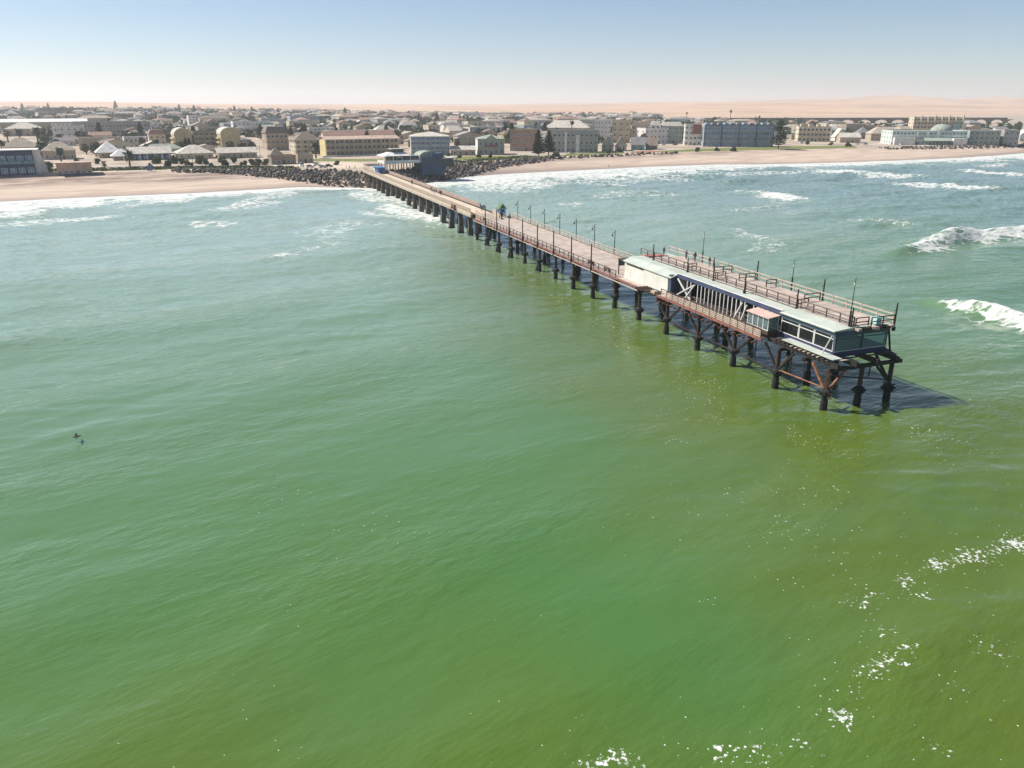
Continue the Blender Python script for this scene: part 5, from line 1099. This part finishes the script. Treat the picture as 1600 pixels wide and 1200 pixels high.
SX = [((74.5, 562.5), 1.6, 'dark spreading shrub before the gabled cottages'), ((64.8, 547.2), 1.2, 'low shrub left of the flower bed'), ((130.0, 570.5), 1.6, 'dark dome-shaped bush on the long lawn'), ((146.0, 578.7), 1.4, 'low bush before the blue vaulted flats, left'), ((157.8, 578.7), 1.7, 'low bush before the blue vaulted flats, right'), ((245.3, 675.3), 1.7, 'dark bush before the cream holiday flats'), ((260.2, 664.3), 1.4, 'round bush by the road right of the cream flats'), ((265.7, 643.2), 1.8, 'flat bush at the right end of the long lawn'), ((26.7, 512.4), 1.6, 'low hedge bush under the two pines'), ((29.2, 512.4), 1.5, 'second low hedge bush right of the two pines'), ((-32.4, 499.6), 1.2, 'low shrub on the villa lawn, left'), ((-20.8, 505.9), 1.2, 'low shrub on the villa lawn, middle'), ((-13.6, 505.9), 1.1, 'low shrub on the villa lawn, right'), ((-95.4, 439.2), 1.3, 'dark rounded shrub on the lawn of the yellow hotel')]
for xy, sc, lb in SX: P('bush%d' % rnd.randrange(3), xy, sc, lb, sz=sc * .75)

# low succulent ground cover along the left promenade
gcr = np.random.RandomState(9); gp_, gf_ = [], []
def cover(a0, a1, o0, o1, n, name, lab, m_, base=0.0):
    pts = []
    while len(pts) < n:
        a = gcr.uniform(a0, a1); o = gcr.uniform(o0, o1)
        if noise.noise(Vector((a / 6.0, o / 4.0, 2.0))) > -.12 + .3 * gcr.rand(): pts.append((*world_xy(a, float(bpe(a)) + o), 0))
    p = np.array(pts); p[:, 2] = GZ + .05 + .7 * gcr.rand(n) ** 1.5
    u = gcr.normal(size=(n, 3)); u /= np.linalg.norm(u, axis=1)[:, None]; w = np.cross(u, gcr.normal(size=(n, 3))); w /= np.linalg.norm(w, axis=1)[:, None]
    s_ = gcr.uniform(.2, .5, n)[:, None]
    v = np.stack([p - u * s_ - w * s_ * .6, p + u * s_ - w * s_ * .6, p + u * s_ * .6 + w * s_ * .6, p - u * s_ * .6 + w * s_ * .6], 1).reshape(-1, 3)
    tag(ob(name, npmesh(name, v, np.arange(4 * n).reshape(n, 4), [m_])), lab, None, kind='stuff')
cover(-140, -18, 7, 24, 9000, 'ground_cover', 'low green ground cover on the promenade left of the jetty', 'leaf_bright')
cover(62, 135, 8, 22, 3500, 'ground_cover', 'low green ground cover in front of the villa', 'leaf_bright')

# ------------------------------------------------------------------ the town behind: houses and trees, nearest ones as things
def clear(x, y, r):
    for fx, fy, w, d, an in FOOT:
        dx, dy = x - fx, y - fy; u = dx * math.cos(an) + dy * math.sin(an); v = -dx * math.sin(an) + dy * math.cos(an)
        if -r < u < w + r and -r < v < d + r: return False
    return True
hw_r = random.Random(11)
cands = []; trees = []
for ib in range(0, 64):
    b0 = 52 + ib * 31.0 + (8 if ib % 2 else 0)
    for ia in range(-60, 108):
        a = ia * 28.0 + (9 if (ia // 5) % 2 else 0)
        if ia % 6 == 0: continue                                     # cross streets
        b = float(bpe(a)) + b0; x, y = world_xy(a + hw_r.uniform(-2, 2), b + hw_r.uniform(-2, 2))
        if y < 100 or not (-.78 < x / y < .60): continue
        ph = hw_r.random(); lim = 1950 if x / y < -.05 else 1400
        if (x / y > .17 and y > 1400) or (x / y > .38 and y > 1120) or b0 > lim or b0 < np.interp(a, [-300, -20, 0, 60, 140, 250, 330, 430, 700], [95, 95, 120, 120, 115, 105, 105, 150, 150]): continue
        if x / y > .28 and b0 > 260 and ph < .55: trees.append((x, y)); continue
        if ph < .80:
            if clear(x, y, 9): cands.append((x, y))
        for _k in range(hw_r.choice([1, 2, 2, 3, 3])):
            tx, ty = x + hw_r.uniform(-4, 14), y + hw_r.uniform(-13, 3) - 3
            ta, tb = coast_ab(tx, ty)
            if tb - float(bpe(ta)) < np.interp(ta, [-300, -20, 0, 60, 140, 250, 330, 430, 700], [150, 135, 140, 140, 120, 110, 110, 150, 150]): continue
            if clear(tx, ty, 4): trees.append((tx, ty))
cands.sort(key=lambda p: p[1]); trees.sort(key=lambda p: p[1])
PAL = [('cream', 'tan'), ('cream', 'red'), ('tan', 'grey'), ('white', 'grey'), ('tan', 'brown'), ('grey', 'slate'), ('pink', 'tan'), ('white', 'slate'), ('brown', 'tan'), ('sage', 'green'), ('ochre', 'brown'), ('tan', 'pale'), ('cream', 'grey'), ('white', 'pale'), ('brown', 'brown'), ('brick', 'slate')]
def zone(x, y):
    u = x / y
    for lim, s in ((-.48, 'behind the white-roofed warehouse'), (-.36, 'behind the ochre arched towers'), (-.26, 'inland of the beach street'), (-.13, 'inland of the yellow hotel'), (-.05, 'behind the blue-grey flats'), (.06, 'behind the villa and brick block'), (.2, 'behind the gabled cottages'), (.36, 'behind the vaulted blue flats')):
        if u < lim: return s
    return 'behind the white hotel'
def far_house(x, y, r):
    if r.random() < .13: return r.uniform(22, 38), r.uniform(12, 15), r.uniform(8, 12.5), r.choice([('white', 'pale'), ('cream', 'grey'), ('tan', 'pale'), ('white', 'grey'), ('bluegrey', 'white')]), 'flat'
    return r.uniform(11, 24), r.uniform(9, 14), (r.uniform(5.5, 8.5) if r.random() < .5 else r.uniform(3.0, 4.5)) * (1.35 if r.random() < .12 else 1), r.choice(PAL), r.choice(['hip', 'hip', 'gable', 'gablefront', 'flat'])
far_v, far_f, far_m = [], [], []; FM = ['wall_cream', 'wall_tan', 'wall_white', 'wall_grey', 'wall_white', 'roof_slate', 'roof_grey', 'roof_red', 'roof_brown', 'roof_tan', 'glass_dark']
NH = 290
roofname = {'hip': 'hip', 'gable': 'gabled', 'gablefront': 'front-gabled', 'flat': 'flat'}
for i, (x, y) in enumerate(cands):
    w, d, h, (wl_, rf_), kd = far_house(x, y, hw_r); rh = hw_r.uniform(1.8, 3.2); st_ = 3 if h > 8.6 else 2 if h > 5 else 1
    if i < NH:
        lb = '%s %s house with %s %s roof %s' % ('tall' if st_ == 3 else 'two-storey' if st_ == 2 else 'low', wl_, rf_, roofname[kd], zone(x, y))
        building('house', lb, (x, y, w, h + (rh if kd != 'flat' else 0)), d, wl_, kd, rf_, rh, st_, max(2, int(w / 4)), 2, cat='house', group='town houses ' + zone(x, y), ang=hw_r.choice([0, 0, 0, math.pi / 2 - 1.5708, .06, -.05]), eave=.5, chimney=False, door=True)
    else:
        z = ground_z(x, y) - .5; o = len(far_v); c, s = Lx, Ly
        if i % 2: c, s = -Ly, Lx
        def pt(u, v, zz): return (x + u * c - v * s, y + u * s + v * c, zz)
        far_v += [pt(0, 0, z), pt(w, 0, z), pt(w, d, z), pt(0, d, z), pt(0, 0, z + h), pt(w, 0, z + h), pt(w, d, z + h), pt(0, d, z + h)]
        far_f += [(o, o + 1, o + 5, o + 4), (o + 1, o + 2, o + 6, o + 5), (o + 2, o + 3, o + 7, o + 6), (o + 3, o, o + 4, o + 7)]; far_m += [hw_r.randrange(5)] * 4
        o2 = len(far_v); e = .5; k = min(w, d) / 2
        far_v += [pt(-e, -e, z + h), pt(w + e, -e, z + h), pt(w + e, d + e, z + h), pt(-e, d + e, z + h), pt(k, d / 2, z + h + rh), pt(max(k + .1, w - k), d / 2, z + h + rh)]
        far_f += [(o2, o2 + 1, o2 + 5, o2 + 4), (o2 + 1, o2 + 2, o2 + 5, o2 + 5), (o2 + 2, o2 + 3, o2 + 4, o2 + 5), (o2 + 3, o2, o2 + 4, o2 + 4)]; far_m += [5 + hw_r.randrange(5)] * 4
        for k2 in range(int(w / 3.5)):
            for fl in range(st_):
                u = 1.4 + k2 * 3.5; o3 = len(far_v); zz = z + 1.2 + fl * 2.9
                far_v += [pt(u, -.06, zz), pt(u + 1.5, -.06, zz), pt(u + 1.5, -.06, zz + 1.4), pt(u, -.06, zz + 1.4)]; far_f.append((o3, o3 + 1, o3 + 2, o3 + 3)); far_m.append(10)
me = bpy.data.meshes.new('distant_houses')
me.from_pydata(far_v, [], [tuple(dict.fromkeys(f)) for f in far_f])
for m_ in FM: me.materials.append(M[m_])
me.polygons.foreach_set('material_index', far_m); me.update()
tag(ob('distant_houses', me), 'far mass of small houses reaching to the desert edge', None, kind='stuff')
# trees of the town
NT = 280; lv, lf, lo = [], [], 0
tree_of = [('round0', 'dark green'), ('round1', 'olive'), ('round3', 'dark green'), ('round4', 'olive'), ('round2', 'light green'), ('pine1', 'narrow dark'), ('tallpalm1', 'slim')]
base_cr = [leafcloud(200 + i, [(0, 0, 3.2, 2.6, 2.6, 2.2), (1.3, .6, 4.2, 1.8, 1.8, 1.5), (-1.2, -.5, 3.8, 1.8, 1.8, 1.7)], 60, 1.0, .7) for i in range(4)]
for i, (x, y) in enumerate(trees):
    r_ = hw_r.random(); k = 0 if r_ < .25 else 1 if r_ < .45 else 2 if r_ < .62 else 3 if r_ < .8 else 4 if r_ < .88 else 5 if r_ < .96 else 6
    sc = hw_r.uniform(.75, 1.5)
    if i < NT:
        kd, ds = tree_of[k]; P(kd, (x, y), sc * (.75 if kd == 'pine1' else 1), '%s %s %s %s %s' % ('tall' if sc > 1.2 else 'middling' if sc > .95 else 'small', ds, 'palm' if 'palm' in kd else 'pine' if 'pine' in kd else 'leafy tree', 'in the first streets' if y < 640 else 'a few streets back' if y < 760 else 'deeper in the town', zone(x, y)), 'town trees ' + zone(x, y))
    else:
        v, f = base_cr[i % 4]; lv.append(v * np.array([sc * 1.25, sc * 1.25, sc * 1.1]) + np.array([x, y, ground_z(x, y) - .6])); lf.append(f + lo); lo += len(v)
# thicker belts of trees at the edge of town
for i in range(2600):
    u = hw_r.uniform(-.75, .62); y = hw_r.uniform(1150, 2600) if u < .1 else hw_r.uniform(1050, 1430); x = u * y
    if u > .1 and hw_r.random() < .55: continue
    if u > .36 and y > 1120: continue
    if coast_ab(x, y)[1] - bpe(coast_ab(x, y)[0]) > (2150 if u < -.02 else 1700): continue
    sc = hw_r.uniform(.7, 1.7); v, f = base_cr[i % 4]; lv.append(v * sc * 1.2 + np.array([x, y, ground_z(x, y) - .8])); lf.append(f + lo); lo += len(v)
tag(ob('distant_trees', npmesh('distant_trees', np.concatenate(lv), np.concatenate(lf), ['leaf'])), 'far belt of grey-green trees between town and desert', None, kind='stuff')
# lone skyline pines
for i, (xy, sc) in enumerate((((-1079.2, 2250.6), 1.55), ((-1192.5, 2012.6), 1.3), ((-1262.9, 2250.6), 1.2), ((-810.7, 2012.6), 1.25), ((-700.9, 1820.0), 1.2), ((-573.5, 1820.0), 1.2), ((-322.1, 1591.2), 1.25), ((-516.8, 1820.0), 1.0), ((-611.7, 1820.0), 1.2), ((-143.7, 1271.0), 1.0), ((-112.2, 1229.7), 1.1))):
    P('pine%d' % (i % 2), xy, sc, ['big feathery pine breaking the left skyline', 'pine at the extreme left of the skyline', 'pine above the brown mansard building', 'slim pine on the skyline above the arched towers', 'slim pine just right of the slim skyline pine', 'pine on the skyline above the street', 'tall pine on the skyline above the yellow hotel', 'small pine on the skyline left of the yellow hotel', 'pine on the skyline above the right arched tower', 'small pine behind the blue-grey flats', 'slim pine left of the tall fan palms'][i], 'skyline pines')

# ------------------------------------------------------------------ cars
def car_parts():
    b = MB(); W2 = .86
    prof = [(-2.1, .35), (-2.12, .75), (-1.9, .92), (-1.0, .98), (.9, .98), (1.9, .82), (2.1, .6), (2.1, .35)]
    b.prism(prof[::-1], -W2, W2)
    cab = MB(); lo_ = [(-1.75, .95), (1.05, .98)]; hi = [(-1.25, 1.45), (.25, 1.47)]
    v = [(lo_[0][0], -W2 + .04, .97), (lo_[1][0], -W2 + .04, .97), (lo_[1][0], W2 - .04, .97), (lo_[0][0], W2 - .04, .97), (hi[0][0], -W2 + .2, 1.45), (hi[1][0], -W2 + .2, 1.45), (hi[1][0], W2 - .2, 1.45), (hi[0][0], W2 - .2, 1.45)]
    cab.add(v, [(0, 1, 5, 4), (1, 2, 6, 5), (2, 3, 7, 6), (3, 0, 4, 7)])
    rf = MB(); rf.box(-1.27, -W2 + .19, 1.45, .27, W2 - .19, 1.5)
    wl_ = MB(); wl_.tube([(0, -.1, 0), (0, .1, 0)], .32, 12)
    return b, cab, rf, wl_
cb, cc_, cr, cw = car_parts(); gl_me = cc_.mesh('windows', ['glass_dark']); wh_me = cw.mesh('wheel', ['tyre']); CB = {}
hub = MB().tube([(0, -.12, 0), (0, .12, 0)], .18, 8).mesh('rim', ['rim'])
hl = MB().box(2.06, -.12, .6, 2.13, .12, .74).mesh('headlight', ['lamp_glass'])
for k in CARS: CB[k] = (cb.mesh('body', ['car_' + k]), cr.mesh('roof_panel', ['car_' + k]))
def car(xy, rz, col, label, group=None, van=False):
    x, y = xy; t = thing('parked_car', label, 'car', (x, y, ground_z(x, y) + .05), rz, group)
    if van: t.scale = (1.1, 1.1, 1.45)
    ob('body', CB[col][0], t); ob('windows', gl_me, t); ob('roof_panel', CB[col][1], t)
    for sx in (-1.3, 1.3):
        for sy in (-.8, .8): w_ = ob('wheel', wh_me, t, (sx, sy, .32)); ob('rim', hub, w_)
    for sy in (-.6, .6): ob('headlight', hl, t, (0, sy, 0))
gp = 'cars in the car park by the jetty'
car((-119.6, 416.2), ANG + .3, 'dark', 'dark car at the left end of the car park by the rocks', gp)
car((-111.3, 425.1), ANG + 1.8, 'white', 'white van in the car park left of the jetty', gp, True)
car((-105.5, 420.7), ANG + .2, 'silver', 'silver car right of the white van', gp)
car((-104.5, 432.1), ANG + .1, 'white', 'white car at the back of the car park', gp)
car((-98.3, 418.4), ANG + .2, 'silver', 'grey car near the top of the rocks', gp)
car((-96.5, 425.1), ANG + .2, 'dark', 'dark car at the right end of the car park', gp)
car((-147.8, 470.3), ANG + .2, 'dark', 'dark car parked beside the low pale-roofed house')
car((198.4, 643.2), ANG, 'white', 'white car on the coast road before the vaulted flats')
car((40.2, 547.2), ANG, 'silver', 'silver car in front of the dark grey apartment block')
car((248.1, 698.6), ANG, 'white', 'white car before the cream holiday flats')
for i, (xy, k) in enumerate((((317.0, 675.3), 'dark'), ((320.2, 669.8), 'white'), ((328.1, 675.3), 'silver'), ((286.7, 675.3), 'silver'), ((332.9, 669.8), 'dark'), ((293.1, 675.3), 'blue'))):
    car(xy, ANG + .2 * i, k, ['dark car left of the hotel wing', 'white car in front of the hotel wing', 'silver car in front of the hotel glass', 'silver car on the open ground left of the hotel', 'dark car below the hotel canopy', 'blue car on the open ground left of the hotel'][i], 'cars by the white hotel')
car((123.3, 664.3), ANG, 'white', 'white car before the grey-green glazed flats'); car((133.2, 664.3), ANG, 'dark', 'dark car before the grey-green glazed flats')
b_ = MB(); x, y = (-179.7, 399.4); bn = thing('waste_bin', 'small blue bin on the sand left of the rocks', 'bin', (x, y, ground_z(x, y)), .2)
MB().prism([(-.9, .3), (.9, .3), (1.1, 2.4), (-1.1, 2.4)][::-1], -.8, .8).build('body', ['bright_blue'], bn); MB().box(-1.2, -.9, 2.41, 1.2, .9, 2.55).build('lid', ['navy_paint'], bn)
for sx in (-.7, .7): MB().box(sx - .08, -.5, -.2, sx + .08, .5, .3).build('foot', ['dark_steel'], bn)
for i, (px, sx) in enumerate((((-126.9, 420.7), 5.5), ((-171.6, 434.4), 6), ((-199.3, 449.1), 6.5), ((-157.2, 505.9), 8), ((-163.3, 562.5), 8), ((325.7, 904.3), 8))):
    t = thing('street_light', ['slim street light at the left of the car park', 'slim street light on the left lawn', 'slim street light before the blue-fronted house', 'street light at the foot of the inland street', 'street light along the inland street', 'street light near the cream holiday flats'][i], 'street light', (*px, GZ), rnd.uniform(0, 6))
    MB().tube([(0, 0, 0), (0, 0, sx)], [.12, .07], 6).build('pole', ['dark_steel'], t); MB().box(0, -.08, sx - .05, 1.2, .08, sx + .1).build('lamp_head', ['dark_steel'], t)

# ------------------------------------------------------------------ people
def person_mesh(pose, seed):
    st_ = {'stand': (.10, -.10, .05), 'walk': (.30, -.28, .18)}[pose]
    J = [(0, 0, .95), (0, 0, 1.15), (0, .01, 1.38), (0, 0, 1.50), (0, .02, 1.62), (0, .02, 1.74),
         (-.10, 0, .90), (-.11, st_[0] * .55, .50), (-.11, st_[0] * .6 - .03, .08), (-.11, st_[0] * .6 + .13, .04),
         (.10, 0, .90), (.11, st_[1] * .45 + .04, .50), (.11, st_[1], .10), (.11, st_[1] + .14, .04),
         (-.19, 0, 1.40), (-.25, -st_[2] * .6, 1.13), (-.24, -st_[2] + .08, .88), (-.23, -st_[2] + .11, .79),
         (.19, 0, 1.40), (.25, st_[2] * .4, 1.13), (.24, st_[2] + .10, .90), (.23, st_[2] + .14, .82)]
    E_ = [(0, 1), (1, 2), (2, 3), (3, 4), (4, 5), (0, 6), (6, 7), (7, 8), (8, 9), (0, 10), (10, 11), (11, 12), (12, 13), (2, 14), (14, 15), (15, 16), (16, 17), (2, 18), (18, 19), (19, 20), (20, 21)]
    Rr = [.145, .135, .15, .06, .095, .075, .10, .075, .055, .045, .10, .075, .055, .045, .07, .052, .042, .04, .07, .052, .042, .04]
    me = bpy.data.meshes.new('tmp'); me.from_pydata(J, E_, []); o = bpy.data.objects.new('tmp', me); C.objects.link(o)
    sk = o.modifiers.new('skin', 'SKIN'); o.modifiers.new('sub', 'SUBSURF').levels = 1
    if not me.skin_vertices: 
        bpy.context.view_layer.objects.active = o
    for i, v in enumerate(me.skin_vertices[0].data): v.radius = (Rr[i], Rr[i] * (.8 if i < 3 else 1)); v.use_root = (i == 0)
    dg = bpy.context.evaluated_depsgraph_get(); ev = o.evaluated_get(dg); m2 = bpy.data.meshes.new_from_object(ev); bpy.data.objects.remove(o)
    m2.name = 'person'; return m2
PM = {}
for ps in ('stand', 'walk'):
    try: PM[ps] = person_mesh(ps, 1)
    except Exception as ex: print('person', ex)
def dress(me, top, bot):
    m2 = me.copy(); m2.materials.clear()
    for k in ('cloth_' + bot, 'cloth_' + top, 'skin', 'hair'): m2.materials.append(M[k])
    for p in m2.polygons:
        c = p.center; p.use_smooth = True
        p.material_index = 0 if c.z < .96 and abs(c.x) < .215 else 2 if (c.z < .95 or (1.5 < c.z and (c.z < 1.69 and c.y > -.0))) else 3 if c.z > 1.54 else 1
    return m2
OUT = [('navy', 'black'), ('black', 'denim'), ('grey', 'navy'), ('red', 'denim'), ('white', 'black'), ('black', 'grey')]
DR = {(ps, i): dress(PM[ps], *OUT[i]) for ps in PM for i in range(len(OUT))}
cn_ = {'navy': 'navy', 'black': 'black', 'grey': 'grey', 'red': 'red', 'white': 'white', 'denim': 'denim'}
def person(x, y, z, rz, oi, label, pose='stand', group=None):
    o = ob('person', DR[(pose, oi)], None, (x, y, z), rz); tag(o, label, 'person', group); return o
jp = [(57, 3.6, 0, 'walk', 'leading a pair on the concrete arm'), (54.5, 4.3, 1, 'walk', 'second of a pair on the concrete arm'), (84, 4.1, 1, 'walk', 'landward end of the group on the concrete arm'), (88.5, 3.5, 4, 'walk', 'second in the group on the concrete arm'), (91, 4.2, 5, 'stand', 'stooping near others on the concrete arm'), (92.5, 3.2, 0, 'stand', 'middle of the group on the concrete arm'), (96.5, 4.0, 2, 'walk', 'near the seaward end of the group'), (99.5, 3.6, 1, 'walk', 'last seaward one of the group'),
      (139.5, 4.6, 1, 'stand', 'standing at the top of the ramp'), (142.0, 4.8, 3, 'stand', 'in the knot of people by the ramp'), (143.2, 3.8, 0, 'stand', 'near the parapet of the ramp')]
for s, t, oi, ps, d_ in jp:
    x, y = jw(s, t); person(x, y, 7.0, JROT + (1.57 if ps == 'walk' else rnd.uniform(0, 6)) + math.pi, oi, 'person in %s top and %s trousers, %s' % (OUT[oi][0], OUT[oi][1], d_), ps, 'people on the jetty')
for s, t, oi, d_ in ((153.0, 6.4, 1, 'on the timber deck beside the blue hut'), (151.5, 5.9, 3, 'at the foot of the ramp'), (154.2, 5.4, 4, 'below the ramp on the timber deck')):
    x, y = jw(s, t); person(x, y, 6.0, rnd.uniform(0, 6), oi, 'person in %s top, %s' % (OUT[oi][0], d_), 'stand', 'people on the jetty')
for s, t, oi, d_ in ((237.0, 8.6, 1, 'leaning at the landward corner of the roof terrace'), (243.5, 9.3, 2, 'at the far rail of the roof terrace, landward'), (246.0, 9.5, 1, 'by the thin mast on the roof terrace'), (250.6, 9.4, 5, 'further along the far rail of the roof terrace'), (251.6, 9.6, 0, 'beside another at the far terrace rail')):
    x, y = jw(s, t); person(x, y, 10.02 if s > 240 else 9.54, rnd.uniform(0, 6), oi, 'person in %s top %s' % (OUT[oi][0], d_), 'stand', 'people on the roof terrace')
for xy, oi, d_ in (((-112.7, 407.7), 0, 'left of three by the rock bank'), ((-111.6, 407.7), 1, 'middle of three by the rock bank'), ((-110.4, 407.7), 5, 'right of three by the rock bank'), ((-85.6, 416.2), 2, 'standing near the jetty entrance, left'), ((-83.1, 411.9), 1, 'standing near the jetty entrance, middle'), ((-81.0, 416.2), 0, 'standing near the jetty entrance, right'), ((-100.0, 439.2), 1, 'beside the parked cars'), ((79.6, 473.4), 1, 'walking alone on the wide beach'), ((58.8, 491.4), 2, 'far along the wide beach'), ((-27.5, 444.1), 1, 'behind the right rock bank'), ((-9.7, 470.3), 0, 'on the promenade before the villa')):
    person(xy[0], xy[1], ground_z(*xy), rnd.uniform(0, 6), oi, 'person in %s top %s' % (OUT[oi][0], d_), 'walk' if 'walking' in d_ else 'stand')

# ------------------------------------------------------------------ sea bird low over the water
x, y = (-49.2, 80.9)
bd = thing('seabird', 'dark seabird flying low over the green water at left', 'bird', (x, y, .75), .5)
bb = MB(); bb.tube([(-.42, 0, .0), (-.3, 0, .01), (0, 0, 0), (.22, 0, .03), (.36, 0, .07), (.5, 0, .05)], [.03, .06, .1, .075, .05, .012], 8); bb.build('body', ['cloth_black'], bd, smooth=True)
for sg in (-1, 1):
    w_ = MB(); ch = [(.0, .05, .18), (.28, .22, .2), (.55, .2, .15), (.85, .08, .04)]; vs = []
    for yy, zz, c_ in ch:
        for zt in (.012, -.012): vs += [(.12 - yy * .1, sg * yy, zz + zt), (.12 - yy * .1 - c_ * 1.4, sg * yy, zz + zt)]
    fs = []
    for i in range(3):
        a = i * 4; fs += [(a, a + 1, a + 5, a + 4), (a + 2, a + 6, a + 7, a + 3), (a, a + 4, a + 6, a + 2), (a + 1, a + 3, a + 7, a + 5)]
    w_.add(vs, fs); w_.build('wing', ['cloth_black'], bd)
gx = [jw(231.5, 2.2), jw(244.5, 3.0)]
# ------------------------------------------------------------------ sea air
hz = MB(); hz.box(-16000, -400, -6, 16000, 16500, 230)
hm = bpy.data.materials.new('haze_air'); hm.use_nodes = True; hn = hm.node_tree; hn.nodes.remove(hn.nodes['Principled BSDF'])
pv = hn.nodes.new('ShaderNodeVolumePrincipled'); pv.inputs['Color'].default_value = (0.91, 0.93, 0.96, 1); pv.inputs['Density'].default_value = 1.25e-4; pv.inputs['Anisotropy'].default_value = .3
hn.links.new(pv.outputs[0], hn.nodes['Material Output'].inputs['Volume'])
tag(hz.build('haze', [hm]), 'thin pale sea haze over town and desert', None, kind='stuff')
